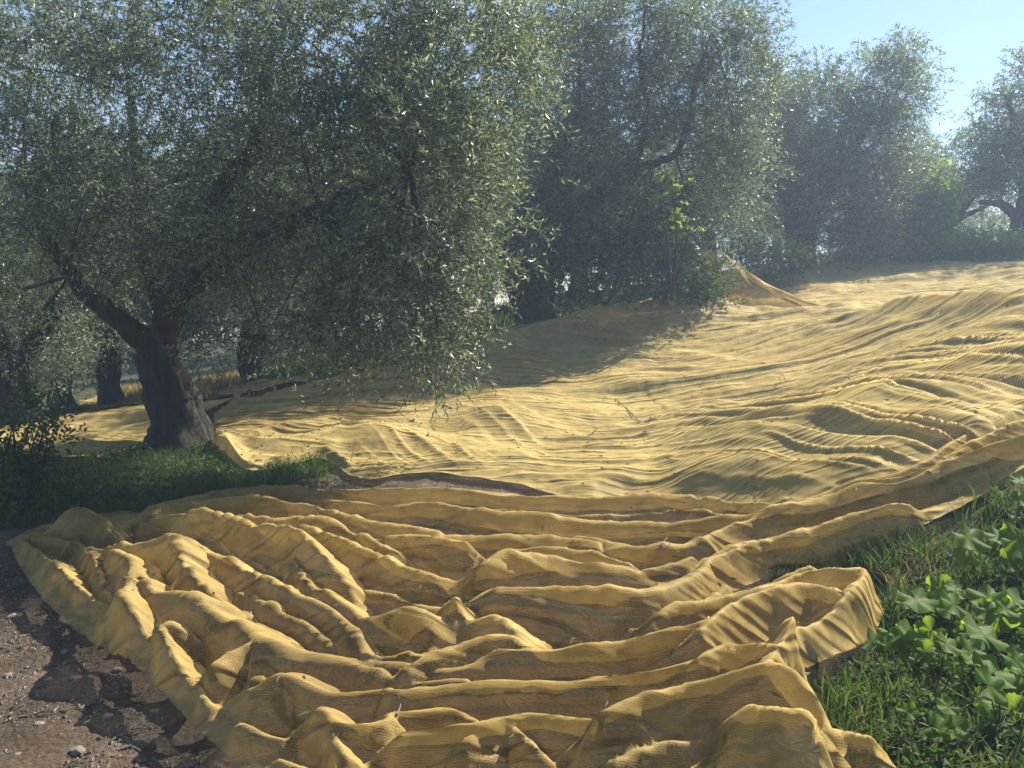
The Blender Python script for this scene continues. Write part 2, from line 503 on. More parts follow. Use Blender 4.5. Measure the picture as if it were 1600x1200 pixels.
def ridge_field(X, Y, ridges, wdef=0.13, p=4.0, front=1.25, back=0.85, tent=False):
    """tent-shaped folds along traced crests; ridges: (points Nx3 with height in col 2, width)"""
    H = np.zeros(X.shape)
    for pts, wd in ridges:
        c = catmull(pts, 10)
        m = max(4.5 * wd, 0.75 if tent else 0)
        sel = (X > c[:, 0].min() - m) & (X < c[:, 0].max() + m) & (Y > c[:, 1].min() - m) & (Y < c[:, 1].max() + m)
        ii = np.nonzero(sel.ravel())[0]
        if not len(ii): continue
        x = X.ravel()[ii]; y = Y.ravel()[ii]
        x = x + 0.02 * vnoise(x * 2, y * 2, 2); y = y + 0.022 * vnoise(x * 2.2 + 9, y * 2.2, 3)
        best = np.full(len(ii), 1e9); hb = np.zeros(len(ii)); sb = np.zeros(len(ii))
        for k in range(len(c) - 1):
            a = c[k]; b = c[k + 1]
            d = b[:2] - a[:2]
            l2 = max(d @ d, 1e-9)
            t = np.clip(((x - a[0]) * d[0] + (y - a[1]) * d[1]) / l2, 0, 1)
            qx = a[0] + t * d[0]; qy = a[1] + t * d[1]
            dd = (x - qx) ** 2 + (y - qy) ** 2
            u = dd < best
            best[u] = dd[u]; hb[u] = (a[2] + t * (b[2] - a[2]))[u]; sb[u] = (y - qy)[u]
        dist = np.sqrt(best)
        dist = dist * np.where(sb < 0, front, back)
        r = 0.10 * wd
        val = hb * np.exp(-(np.sqrt(dist ** 2 + r * r) - r) / wd)
        if tent:
            wob = 1 + 0.2 * vnoise(x * 1.2 + 3, y * 1.2, 5)
            sl = np.where(sb < 0, front, back) * (0.55 + 0.45 * 0.12 / wd) * wob
            hh_ = hb * (1 + 0.07 * vnoise(x * 2.5, y * 2.5 + 7, 6))
            d0_ = np.sqrt(best + 0.011 ** 2) - 0.011
            tt = np.clip(1 - sl * d0_ / (1.25 * hh_ + 1e-4), 0, 1)
            val = hh_ * tt ** 1.25
            H.ravel()[ii] = np.maximum(H.ravel()[ii], val)
        else:
            H.ravel()[ii] += val ** p
    return H if tent else H ** (1.0 / p)


def in_poly(x, y, poly):
    ins = np.zeros(x.shape, bool)
    n = len(poly)
    for i in range(n):
        x0, y0 = poly[i]; x1, y1 = poly[(i + 1) % n]
        c = ((y0 > y) != (y1 > y)) & (x < (x1 - x0) * (y - y0) / (y1 - y0 + 1e-12) + x0)
        ins ^= c
    return ins


def near_poly(x, y, poly):
    best = np.full(x.shape, 1e9); bx = np.zeros(x.shape); by = np.zeros(x.shape)
    n = len(poly)
    for i in range(n):
        a = poly[i]; b = poly[(i + 1) % n]
        d = b - a
        t = np.clip(((x - a[0]) * d[0] + (y - a[1]) * d[1]) / max(d @ d, 1e-9), 0, 1)
        qx = a[0] + t * d[0]; qy = a[1] + t * d[1]
        dd = (x - qx) ** 2 + (y - qy) ** 2
        u = dd < best
        best[u] = dd[u]; bx[u] = qx[u]; by[u] = qy[u]
    return np.sqrt(best), bx, by


# ---------- front net, bunched in heavy folds on the track
def RB(pts, h, wd=0.13):
    """trace of a crest: list of (px,py[,height])"""
    out = []
    for q in pts:
        hh = q[2] if len(q) > 2 else h
        g = hit(q[0], q[1], hh)
        out.append((g[0], g[1], hh))
    return (np.array(out), wd)


ridgesB = [
    RB([(240, 802), (330, 780), (450, 768), (600, 776), (760, 779), (900, 790), (1060, 785), (1230, 798), (1320, 771), (1440, 726), (1600, 636), (1700, 590)], 0.15, 0.16),
    RB([(86, 838, .12), (131, 811, .26), (158, 818, .24), (191, 857, .12)], 0.2, 0.14),
    RB([(9, 848), (37, 900), (109, 978), (225, 1068), (285, 1132), (345, 1195)], 0.10, 0.07),
    RB([(30, 850), (70, 880), (120, 920), (158, 955), (195, 990)], 0.13, 0.07),
    RB([(60, 845), (110, 858), (150, 880), (165, 935)], 0.14, 0.06),
    RB([(90, 850), (130, 862), (180, 872)], 0.15, 0.06),
    RB([(184, 880, .2), (210, 889, .25), (199, 955, .22), (215, 1030, .2), (250, 1100, .16), (292, 1146, .12)], 0.2, 0.09),
    RB([(210, 889, .25), (240, 929, .22), (285, 944, .22), (326, 966, .22), (375, 992, .2), (424, 1026, .2), (500, 1043, .18), (577, 1047, .18), (653, 1058, .18), (730, 1058, .2),
        (787, 1039, .22), (845, 1035, .22), (922, 1024, .24), (979, 1012, .24), (1037, 1004, .24), (1100, 990, .24), (1187, 965, .2), (1250, 945, .18)], 0.2, 0.12),
    RB([(188, 869, .2), (232, 869, .24), (278, 854, .3), (285, 876, .28), (296, 902, .25), (330, 944, .2), (360, 966, .14)], 0.24, 0.08),
    RB([(278, 854), (308, 866), (338, 880), (412, 921), (469, 944), (525, 977), (577, 1034)], 0.2, 0.10),
    RB([(375, 944), (431, 966), (484, 996), (525, 1030)], 0.15, 0.07),
    RB([(330, 1018, .12), (290, 1000, .17), (258, 994, .2), (249, 1030, .22), (262, 1090, .21), (290, 1135, .18), (360, 1150, .16), (440, 1165, .14)], 0.26, 0.08),
    RB([(338, 1060), (375, 1040), (412, 1032), (487, 1043), (560, 1052), (640, 1075), (730, 1075)], 0.18, 0.07),
    RB([(401, 1094, .18), (442, 1069, .24), (487, 1079, .22), (525, 1090, .2), (600, 1082, .22), (623, 1083, .24), (692, 1089, .22), (807, 1093, .2), (883, 1089, .2), (960, 1073, .22), (1037, 1062, .24), (1100, 1050, .26), (1160, 1040, .26)], 0.22, 0.10),
    RB([(502, 1124, .23), (540, 1148, .22), (600, 1142, .22), (615, 1131, .2), (692, 1127, .2), (740, 1140, .18)], 0.26, 0.07),
    RB([(502, 1124, .23), (520, 1160, .2), (544, 1199, .2)], 0.26, 0.05),
    RB([(229, 831, .16), (270, 817, .2), (311, 817, .22), (330, 812, .24), (367, 824, .22), (394, 839, .22), (431, 839, .26), (469, 850, .3), (517, 887, .28), (544, 925, .2), (555, 947, .15)], 0.2, 0.09),
    RB([(461, 895, .2), (487, 929, .2), (525, 947, .2), (562, 981, .2), (590, 998, .22), (638, 982, .26), (661, 981, .26), (699, 985, .22), (718, 955, .29), (734, 981, .22), (776, 974, .26), (799, 993, .24), (822, 1027, .18)], 0.2, 0.09),
    RB([(240, 809), (285, 795), (375, 787), (450, 791), (495, 797), (562, 824), (615, 832), (680, 842)], 0.2, 0.12),
    RB([(375, 812), (420, 816), (487, 824), (544, 841), (600, 865)], 0.2, 0.09),
    RB([(472, 842, .2), (525, 854, .24), (569, 874, .24), (615, 893, .24), (672, 911, .24), (718, 925, .2), (760, 910, .26), (800, 894, .28), (883, 889, .26), (979, 900, .22), (1050, 890, .22), (1075, 884, .22)], 0.24, 0.09),
    RB([(607, 855), (672, 857), (730, 866)], 0.2, 0.07),
    RB([(672, 847), (730, 851), (787, 855), (845, 853), (930, 860)], 0.18, 0.08),
    RB([(787, 874), (845, 872), (910, 876), (979, 889)], 0.22, 0.08),
    RB([(520, 790), (596, 797), (692, 805), (768, 820), (845, 824), (960, 828), (1100, 828), (1180, 820), (1260, 800), (1340, 772), (1440, 742), (1600, 665)], 0.18, 0.13),
    RB([(780, 935, .28), (826, 935, .28), (883, 936, .26), (941, 939, .24), (998, 935, .24), (1056, 920, .22), (1104, 892, .22), (1167, 869, .2), (1225, 857, .2), (1292, 834, .2), (1375, 809, .18), (1437, 806, .16), (1479, 792, .14), (1542, 762, .14), (1620, 715, .12)], 0.2, 0.11),
    RB([(784, 978), (853, 970), (930, 978), (1000, 966)], 0.16, 0.06),
    RB([(638, 1054), (684, 1039), (749, 1020), (803, 1016), (822, 1029), (853, 1031)], 0.22, 0.07),
    RB([(900, 850), (1000, 868), (1083, 867), (1125, 845), (1208, 812), (1271, 790), (1333, 766), (1417, 746), (1600, 690)], 0.18, 0.10),
    RB([(634, 1162), (692, 1162), (749, 1157), (787, 1146), (826, 1137), (864, 1137), (925, 1146)], 0.24, 0.08),
    RB([(700, 1215, .16), (726, 1196, .2), (749, 1169, .22), (787, 1152, .22), (830, 1186, .2), (860, 1215, .16)], 0.28, 0.07),
    RB([(924, 1169, .24), (937, 1150, .3), (998, 1119, .32), (1056, 1100, .32), (1100, 1092, .32), (1167, 1079, .34), (1208, 1081, .34), (1242, 1104, .28), (1268, 1150, .2)], 0.3, 0.11),
    RB([(1175, 1075, .28), (1204, 1033, .28), (1233, 1004, .32), (1292, 983, .32), (1312, 973, .29), (1329, 950, .28), (1346, 925, .26), (1335, 910, .24), (1300, 908, .26), (1250, 912, .22), (1200, 930, .2), (1137, 940, .2), (1080, 955, .2), (1042, 962, .2), (1010, 985, .18)], 0.3, 0.09),
    RB([(1358, 945, .13), (1362, 970, .12), (1345, 1010, .11), (1318, 1042, .11), (1256, 1083, .10)], 0.2, 0.08),
    RB([(1083, 1010), (1125, 972), (1187, 942), (1250, 929), (1292, 939)], 0.26, 0.08),
    RB([(1083, 1054), (1125, 1033), (1167, 1033), (1196, 1037)], 0.28, 0.07),
    RB([(1120, 1200, .25), (1140, 1165, .32), (1158, 1133, .36), (1183, 1132, .36), (1208, 1137, .33), (1242, 1142, .3), (1262, 1160, .2), (1275, 1200, .2)], 0.3, 0.07),
    RB([(1267, 1158), (1333, 1171), (1375, 1187)], 0.14, 0.08),
    RB([(960, 1215), (1030, 1190), (1100, 1175), (1140, 1165)], 0.22, 0.08),
    RB([(420, 1200), (500, 1230), (640, 1240), (800, 1250)], 0.2, 0.12),
]
polyB_px = [(9, 848), (37, 906), (70, 948), (109, 985), (170, 1035), (225, 1075), (285, 1139), (345, 1199), (430, 1300), (700, 1400), (1200, 1360), (1420, 1225), (1375, 1189),
            (1333, 1173), (1284, 1160), (1262, 1130), (1250, 1096), (1329, 1052), (1364, 1017), (1380, 967), (1374, 937), (1358, 910), (1317, 898), (1255, 900), (1215, 915),
            (1150, 945), (1120, 948), (1160, 930), (1210, 905), (1290, 885), (1360, 866), (1430, 848), (1480, 812), (1530, 778), (1600, 737), (1720, 670)]
polyB = [hit(*q, 0.03)[:2] for q in polyB_px]
top_px = [(1720, 572), (1600, 627), (1440, 718), (1320, 763), (1230, 789), (1060, 776), (900, 781), (760, 770), (600, 767), (450, 759), (330, 770), (240, 794), (150, 806), (80, 822), (30, 838)]
polyB += [hit(*q, 0.02)[:2] + np.array([0, 0.02]) for q in top_px]
polyB = np.array(polyB)

DX = 0.0125
bx = np.arange(polyB[:, 0].min() - 0.05, polyB[:, 0].max() + 0.05, DX)
by = np.arange(polyB[:, 1].min() - 0.05, polyB[:, 1].max() + 0.05, DX)
BX, BY = np.meshgrid(bx, by)
ins = in_poly(BX, BY, polyB)
cell = ins[:-1, :-1].astype(int) + ins[:-1, 1:] + ins[1:, 1:] + ins[1:, :-1]
keep = cell >= 2
alive = np.zeros(BX.shape, bool)
for a, b in ((slice(0, -1), slice(0, -1)), (slice(0, -1), slice(1, None)), (slice(1, None), slice(1, None)), (slice(1, None), slice(0, -1))):
    alive[a, b] |= keep
g = np.random.default_rng(5)
extra = []
for pts_, wd_ in ridgesB:
    c_ = catmull(pts_, 6)
    ln_ = np.linalg.norm(np.diff(c_[:, :2], axis=0), axis=1).sum()
    if ln_ < 0.5: continue
    for k_ in range(7):
        a0 = g.uniform(0, 0.5); a1 = min(1.0, a0 + g.uniform(0.4, 0.9))
        i0, i1 = int(a0 * (len(c_) - 1)), int(a1 * (len(c_) - 1))
        if i1 - i0 < 4: continue
        seg = c_[i0:i1 + 1:3].copy()
        tt_ = np.linspace(0, 1, len(seg))
        off = g.choice([-1, 1]) * g.uniform(0.035, 0.17)
        nrm_ = np.gradient(seg[:, :2], axis=0); nrm_ = np.c_[-nrm_[:, 1], nrm_[:, 0]]; nrm_ /= np.linalg.norm(nrm_, axis=1)[:, None] + 1e-9
        seg[:, :2] += nrm_ * (off * (0.5 + 0.8 * tt_ if g.random() < .5 else 1.3 - 0.8 * tt_))[:, None]
        seg[:, 2] *= g.uniform(0.4, 0.72) * (0.35 + 0.65 * np.sin(np.pi * np.clip(tt_, 0.03, 0.97)))
        extra.append((seg, 0.05))
H = 1.2 * ridge_field(BX, BY, ridgesB + extra, front=1.8, back=0.85, tent=True)
H0 = H.copy()
ed, ex, ey = near_poly(BX, BY, polyB)
outv = alive & ~ins
BX[outv] = ex[outv]; BY[outv] = ey[outv]
ed[outv] = 0
fade = 0.35 + 0.65 * sstep(0, 0.07, ed)
H = H * fade + 0.02 + 0.006 * fbm(BX * 3, BY * 6, 3, 2) * fade
grdB = gz(BX, BY) + 0.012
XB = np.stack([BX, BY - 0.20 * H0 * fade * sstep(0.03, 0.15, ed), grdB + H], -1)
lut = -np.ones(BX.shape, int); lut[alive] = np.arange(alive.sum())
q = np.stack([lut[:-1, :-1], lut[:-1, 1:], lut[1:, 1:], lut[1:, :-1]], -1)[keep]
me = mesh_np('front_net', XB[alive], q, True)
uvB = np.stack([BX[alive], (BY + 0.6 * H)[alive]], -1)
set_uv(me, uvB)
at = me.attributes.new('sheet', 'FLOAT_VECTOR', 'POINT')
at.data.foreach_set('vector', np.stack([BX[alive], (BY + 0.5 * H)[alive], fade[alive]], -1).astype(np.float32).ravel())
me2 = me
nvt = len(me2.vertices)
co = np.empty(nvt * 3, np.float32); me2.vertices.foreach_get('co', co); co = co.reshape(-1, 3).astype(float)
no = np.empty(nvt * 3, np.float32); me2.vertices.foreach_get('normal', no); no = no.reshape(-1, 3).astype(float)
sv = np.empty(nvt * 3, np.float32); me2.attributes['sheet'].data.foreach_get('vector', sv); sv = sv.reshape(-1, 3).astype(float)
no *= np.sign(no[:, 2:3] + 1e-6)
su, sw, sf = sv[:, 0], sv[:, 1], sv[:, 2]


def creased(u, v_, s_):
    n_ = vnoise(u, v_, s_)
    return np.maximum(1 - 3.0 * (np.sqrt(n_ * n_ + 0.004) - 0.063), 0) ** 1.2


wq = 0.25 * vnoise(su * 1.1, sw * 1.1, 5) + 0.06 * vnoise(su * 4, sw * 4, 6)
tilt = 0.5 * vnoise(su * 0.7 + 3, sw * 0.7, 2)
s1 = sw + wq + tilt * su * 0.25
crk = (0.022 * creased(s1 * 4.5, su * 0.5, 1) * sstep(-0.5, 0.4, vnoise(su * 1.3, sw * 1.3, 4))
       + 0.016 * creased(s1 * 9.5 + 3, su * 0.7, 2) * sstep(-0.4, 0.4, vnoise(su * 1.7 + 4, sw * 1.7, 3))
       + 0.002 * creased((su + 0.4 * sw + wq) * 9, sw * 2.6, 3) * sstep(-0.1, 0.5, vnoise(su * 1.2 + 9, sw * 1.2, 6))
       + 0.0045 * creased((s1 + 0.2 * su) * 19, su * 2.2, 4) + 0.0015 * fbm(su * 16, sw * 18, 3, 1)
       + 0.003 * creased((su - 0.7 * sw + wq) * 7 + 5, sw * 2.0, 7) * sstep(0.0, 0.5, vnoise(su * 1.1 + 2, sw * 1.4 + 8, 1)))
co += no * (1.15 * crk * (0.35 + 0.65 * sf))[:, None]
co[:, 2] = np.maximum(co[:, 2], gz(co[:, 0], co[:, 1]) + 0.006)
me2.vertices.foreach_set('co', co.astype(np.float32).ravel())
me2.update()
me = me2
netB = add('harvest_net', me, M_netB)
tag(netB, 'golden harvest net bunched in heavy folds across the dirt track in front', 'net', 'olive harvest nets')


# ---------- patch sheets: between a near curve and a far curve
def curve_px(pts, n, h=0.0):
    w_ = np.array([hit(q[0], q[1], q[2] if len(q) > 2 else h) if len(q) < 4 else P(q[0], q[1], q[3]) for q in pts])
    c = catmull(w_, 12)
    s = np.r_[0, np.cumsum(np.linalg.norm(np.diff(c[:, :2], axis=0), axis=1))]
    return c, s


def patch(near, far, nu, nv, ugrow=1.0, vgrow=1.0):
    """near/far: matching lists of world xy; returns grid X,Y with rows v"""
    a = catmull(near, 16); b = catmull(far, 16)
    k = np.linspace(0, len(a) - 1, nu)
    i = np.minimum(k.astype(int), len(a) - 2); f = (k - i)[:, None]
    A = a[i] * (1 - f) + a[i + 1] * f
    B = b[i] * (1 - f) + b[i + 1] * f
    v = np.linspace(0, 1, nv)
    v = (np.exp(vgrow * v) - 1) / (math.exp(vgrow) - 1) if vgrow > 0.01 else v
    X = A[None, :, 0] * (1 - v[:, None]) + B[None, :, 0] * v[:, None]
    Y = A[None, :, 1] * (1 - v[:, None]) + B[None, :, 1] * v[:, None]
    return X, Y, v


def grid_faces(nv, nu):
    idx = np.arange(nv * nu).reshape(nv, nu)
    return np.stack([idx[:-1, :-1], idx[:-1, 1:], idx[1:, 1:], idx[1:, :-1]], -1).reshape(-1, 4)


# large net over the slope: matching pairs (near pixel, far pixel)
pairsA = [((330, 700), (335, 648)), ((345, 712), (360, 640)), ((385, 738), (400, 622)), ((430, 735), (470, 604)), ((500, 722), (560, 590)), ((560, 748), (660, 572)),
          ((600, 750), (740, 545)), ((640, 742), (800, 512)), ((720, 748), (880, 497)), ((850, 768), (985, 490)), ((900, 782), (1080, 476)), ((1000, 784), (1160, 462)),
          ((1120, 797), (1215, 440)), ((1240, 806), (1280, 421)), ((1380, 780), (1380, 409)), ((1500, 735), (1500, 405)), ((1640, 670), (1650, 404)), ((1800, 600), (1800, 402))]
nearA = np.array([hit(*p[0], 0.03)[:2] for p in pairsA]); farA = np.array([hit(*p[1], 0.03)[:2] for p in pairsA])
NU, NV = 640, 640
AX, AY, vA = patch(nearA, farA, NU, NV, vgrow=1.5)
AX += 0.0
# wrinkle flow: psi constant along a wrinkle
bankR = sstep(8.9, 7.7, AY - 0.2 * (AX - 2)) * sstep(1.0, 2.0, AX)
bankL = sstep(9.2, 8.4, AY) * sstep(6.6, 7.2, AY) * sstep(-1.7, -1.0, AX) * sstep(0.7, 0.0, AX)
bank = np.maximum(bankR, bankL)
warp = 0.10 * vnoise(AX * 0.9, AY * 1.1, 5) + 0.03 * vnoise(AX * 3, AY * 3, 6)
psi = AY + 0.22 * np.sin(AX * 0.55 + 0.4) + 0.25 * vnoise(AX * 0.35, AY * 0.35, 3) + warp
eta = AX
psb = 0.35 * AX + 0.17 * np.maximum(AX - 1, 0) ** 2 - 0.17 * np.maximum(AX - 2.8, 0) ** 2 + 0.50 * AY + 0.25 * vnoise(AX * 0.4, AY * 0.4, 2) + 0.6 * warp
psb = np.where(AX < 0.9, 0.75 * AX + 0.45 * AY + 0.6 * warp, psb)
etb = AY - 0.45 * AX


def ridged(u, v_, s, k=2.5, e=1.15):
    n_ = vnoise(u, v_, s)
    return np.maximum(1 - k * (np.sqrt(n_ * n_ + 0.0064) - 0.08), 0) ** e


amp_mod = 0.55 + 0.45 * vnoise(AX * 0.5, AY * 0.5, 7)
mod2 = sstep(-0.6, 0.3, vnoise(AX * 0.8 + 4, AY * 1.1, 2))
Wup = (0.034 * ridged(psi * 4.2, eta * 0.50, 1) * amp_mod
       + 0.030 * ridged(psi * 7.5, eta * 0.45, 2, 1.9, 1.3) * mod2 * sstep(17, 11, AY)
       + 0.014 * ridged(psi * 11.0, eta * 0.7, 4, 1.8, 1.3) * sstep(9, 7.0, AY)
       + 0.055 * ridged(psi * 2.1 + 7, eta * 0.25, 6) * sstep(8, 12, AY) * mod2)
Wbk = (0.048 * ridged(psb * 6.5, etb * 0.35, 3, 2.1, 1.2) + 0.030 * ridged(psb * 10, etb * 0.45, 5, 1.8, 1.2) * sstep(8.4, 6.8, AY) * sstep(5.5, 3.8, AX) + 0.03 * ridged(psb * 3.2, etb * 0.4, 1, 2))
Wk = 1.25 * Wup * (1 - bank) + 1.35 * Wbk * np.maximum(bankR, 0.25 * bankL) + 0.010 * fbm(AX * 2.2, AY * 2.2, 3, 0)
big = 0.05 * vnoise(AX * 0.6, AY * 0.9, 1) + 0.04 * vnoise(AX * 1.3, AY * 1.7, 2)
ridgesA = [
    RB([(1240, 512, .1), (1330, 488, .2), (1410, 468, .32), (1480, 448, .48), (1540, 453, .42), (1620, 462, .3)], 0.3, 0.42),
    RB([(930, 490, .15), (1000, 470, .3), (1055, 456, .42), (1100, 470, .28), (1160, 480, .15), (1290, 488, .1)], 0.3, 0.38),
    RB([(640, 665, .1), (700, 645, .18), (760, 640, .22), (810, 665, .12)], 0.2, 0.45),
    RB([(480, 690, .12), (560, 668, .2), (640, 672, .22), (720, 700, .15), (790, 720, .06)], 0.2, 0.35),
    RB([(1040, 745, .1), (1090, 722, .24), (1150, 716, .28), (1230, 735, .2), (1300, 775, .1)], 0.25, 0.38),
    RB([(1030, 742, .1), (1110, 706, .26), (1200, 672, .34), (1300, 632, .38), (1400, 596, .4), (1520, 558, .38), (1640, 524, .36), (1760, 496, .34)], 0.4, 0.75),
    RB([(520, 720, .04), (570, 742, .10), (640, 735, .1), (720, 742, .1), (860, 765, .1), (900, 775, .08)], 0.1, 0.10),
    RB([(345, 675, .16), (352, 690, .16), (375, 725, .12), (400, 735, .1), (450, 728, .1), (520, 700, .12)], 0.2, 0.14),
    RB([(345, 675, .16), (400, 690, .16), (470, 690, .12), (540, 668, .12)], 0.2, 0.12),
    RB([(345, 668, .18), (380, 668, .18), (450, 660, .12), (520, 655, .08)], 0.2, 0.12),
    RB([(740, 540, .2), (790, 515, .4), (845, 500, .4), (930, 486, .45), (1000, 470, .5), (1055, 456, .62), (1110, 470, .4), (1165, 482, .15)], 0.2, 0.3),
    RB([(520, 590, .1), (545, 577, .25), (590, 580, .1)], 0.2, 0.25),
    RB([(1180, 440, .1), (1300, 418, .15), (1380, 412, .12)], 0.15, 0.6),
    RB([(820, 545, .08), (950, 520, .1), (1080, 500, .12), (1200, 495, .1), (1330, 480, .08)], 0.1, 0.2),
    RB([(900, 530, .1), (1010, 505, .14), (1090, 510, .08)], 0.1, 0.22),
]
HA = 0.75 * ridge_field(AX, AY, ridgesA, p=3.0, front=0.8, back=0.8)
vv = vA[:, None] * np.ones(NU)[None]
uu = np.linspace(0, 1, NU)[None] * np.ones((NV, 1))
edgef = 0.15 + 0.85 * sstep(0, 0.03, vv) * sstep(0, 0.02, uu)
ZA = gz(AX, AY) + 0.05 + (HA + Wk + np.maximum(big, -0.03)) * edgef
# ragged hem
AYr = AY + 0.05 * fbm(AX * 2.5, AX * 0 + 3.3, 3, 2) * (1 - sstep(0, 0.12, vv))
XA = np.stack([AX + 0.3 * Wk * bank, AYr, ZA], -1)
me = mesh_np('slope_net', XA, grid_faces(NV, NU), True)
set_uv(me, np.stack([AX.ravel(), (psi + 1.0 * Wk).ravel()], -1))
netA = add('harvest_net', me, M_netA)
tag(netA, 'huge pale yellow harvest net spread wrinkled over the sunny slope', 'net', 'olive harvest nets')


def small_net(label, pairs, nu, nv, ridges, wob, mat, dirn=0.0, freq=1.0, lift=0.03, seed=0):
    near = np.array([hit(*p[0], 0.02)[:2] for p in pairs]); far = np.array([hit(*p[1], 0.02)[:2] for p in pairs])
    X, Y, v = patch(near, far, nu, nv, vgrow=0.4)
    ps = Y + dirn * X + 0.15 * vnoise(X * 0.5, Y * 0.5, seed)
    Wk = wob * (0.030 * ridged(ps * 4.2 * freq, X * 0.6 * freq, seed + 1) + 0.016 * ridged(ps * 9 * freq, X * 1.2 * freq, seed + 2)) + 0.02 * fbm(X * 1.5, Y * 1.5, 3, seed)
    Hh = ridge_field(X, Y, ridges, p=3.0, front=1.0, back=1.0) if ridges else 0
    Z = gz(X, Y) + lift + Wk + Hh
    Yr = Y + 0.06 * fbm(X * 2, X * 0 + seed, 3, seed)
    me = mesh_np('net', np.stack([X, Yr, Z], -1), grid_faces(nv, nu), True)
    set_uv(me, np.stack([X.ravel(), ps.ravel()], -1))
    o = add('harvest_net', me, mat)
    tag(o, label, 'net', 'olive harvest nets')
    return o


small_net('shaded harvest net lying flat on the ground left of the leaning trunk',
          [((-80, 700), (-80, 640)), ((20, 712), (60, 648)), ((90, 720), (140, 642)), ((160, 718), (220, 637)), ((225, 700), (300, 633)), ((262, 676), (345, 628)), ((300, 655), (400, 612))], 260, 120,
          [RB([(60, 705, .05), (110, 690, .1), (190, 676, .08)], .1, .3), RB([(100, 660, .1), (180, 648, .14), (260, 650, .1)], .1, .3)], 1.0, M_netA, dirn=-0.15, seed=2)
small_net('distant heap of sunlit net in a gap between the far left trunks',
          [((118, 648), (128, 628)), ((150, 645), (160, 622)), ((185, 640), (195, 618)), ((215, 636), (225, 618)), ((250, 634), (256, 622))], 90, 50,
          [RB([(130, 640, .1), (160, 622, .35), (172, 630, .2)], .2, .4), RB([(190, 632, .1), (218, 620, .3), (240, 624, .3), (250, 630, .1)], .2, .4)], 1.6, M_netA, dirn=0.8, freq=0.7, seed=4)
small_net('far strip of pale net on the rise right of the leaning trunk',
          [((322, 628), (335, 607)), ((350, 622), (365, 602)), ((390, 614), (400, 597)), ((430, 606), (440, 592)), ((480, 600), (480, 588))], 110, 50,
          [RB([(340, 618, .1), (375, 604, .25), (410, 600, .2)], .2, .4)], 1.6, M_netA, dirn=0.4, freq=0.7, seed=5)

# net hitched up over the shrubs: hangs from a line and fans out to the slope
topc = np.array([P(1052, 383, 14.3), P(1066, 387, 14.2), P(1100, 391, 14.3), P(1132, 398, 14.6), P(1160, 420, 15.1), P(1200, 446, 15.7)])
botc = np.array([hit(1128, 477, .05), hit(1150, 480, .05), hit(1190, 482, .05), hit(1240, 483, .05), hit(1290, 484, .05), hit(1345, 486, .05)])
a = catmull(topc, 24); b = catmull(botc, 24)
nv = 70
v = np.linspace(0, 1, nv)[:, None]
S = a[None] * (1 - v[..., None]) + b[None] * v[..., None]
sag = -0.16 * np.sin(np.pi * v) ** 1.0
S[..., 2] += sag + 0.05 * (1 - np.linspace(0, 1, a.shape[0]))[None] * 0
uu_ = np.linspace(0, 1, a.shape[0])[None] * np.ones((nv, 1))
fold = 0.06 * ridged(uu_ * 9 + 0.4 * v, v * 1.2 + 0 * uu_, 3) + 0.03 * ridged(uu_ * 21, v * 1.5 + 0 * uu_, 4)
S[..., 2] += fold * (0.3 + 0.7 * np.sin(np.pi * np.clip(v, 0.05, 1)))
S[..., 1] -= fold * 0.8
S[..., 2] = np.maximum(S[..., 2], gz(S[..., 0], S[..., 1]) + 0.06)
me = mesh_np('hitched_net', S, grid_faces(nv, a.shape[0]), True); me.materials.append(M_netA)
set_uv(me, np.stack([uu_.ravel() * 3, (v * 2.5 + 0 * uu_).ravel()], -1))
o = add('harvest_net', me, M_netB)
tag(o, 'translucent golden net hitched up over the dark bushes like a tent', 'net', 'olive harvest nets')


# ------------------------------------------------------------------ plants: tubes, leaves, twigs
def tube(path, rad, sides=8, gnarl=0.0, seed=0, cap=True):
    p = np.asarray(path, float); n = len(p)
    rad = np.broadcast_to(np.asarray(rad, float), (n,))
    tg = np.gradient(p, axis=0); tg /= np.linalg.norm(tg, axis=1)[:, None] + 1e-9
    ref = np.array([0.0, 1.0, 0.0]) if abs(tg[0][1]) < 0.9 else np.array([1.0, 0, 0])
    V = []
    ang = np.linspace(0, 2 * math.pi, sides, endpoint=False)
    u = np.cross(tg[0], ref); u /= np.linalg.norm(u)
    for i in range(n):
        u = u - tg[i] * (u @ tg[i]); u /= np.linalg.norm(u) + 1e-9
        w_ = np.cross(tg[i], u)
        r = rad[i] * np.ones(sides)
        if gnarl > 0:
            tw = i / n * 1.6
            ca, sa = np.cos(ang + tw), np.sin(ang + tw)
            r = r * (1 + gnarl * (0.9 * vnoise(ca * 1.6 + 5 + seed, sa * 1.6 + i * 0.05, seed % 8) + 0.5 * vnoise(ca * 3.5 + 9, sa * 3.5 + i * 0.12 + seed, (seed + 1) % 8)
                                  + 0.25 * vnoise(ca * 7, sa * 7 + i * 0.3, (seed + 2) % 8)))
        V.append(p[i] + r[:, None] * (np.cos(ang)[:, None] * u + np.sin(ang)[:, None] * w_))
    V = np.vstack(V)
    i0 = np.arange(n - 1)[:, None] * sides; k = np.arange(sides)[None]; k1 = (k + 1) % sides
    Fc = np.stack([i0 + k, i0 + k1, i0 + sides + k1, i0 + sides + k], -1).reshape(-1, 4)
    return V, Fc


def join(parts):
    Vs, Fs, off = [], [], 0
    for V, Fc in parts:
        Vs.append(V); Fs.append(Fc + off); off += len(V)
    return np.vstack(Vs), np.vstack(Fs)


def unit(a):
    return a / (np.linalg.norm(a, axis=-1, keepdims=True) + 1e-9)


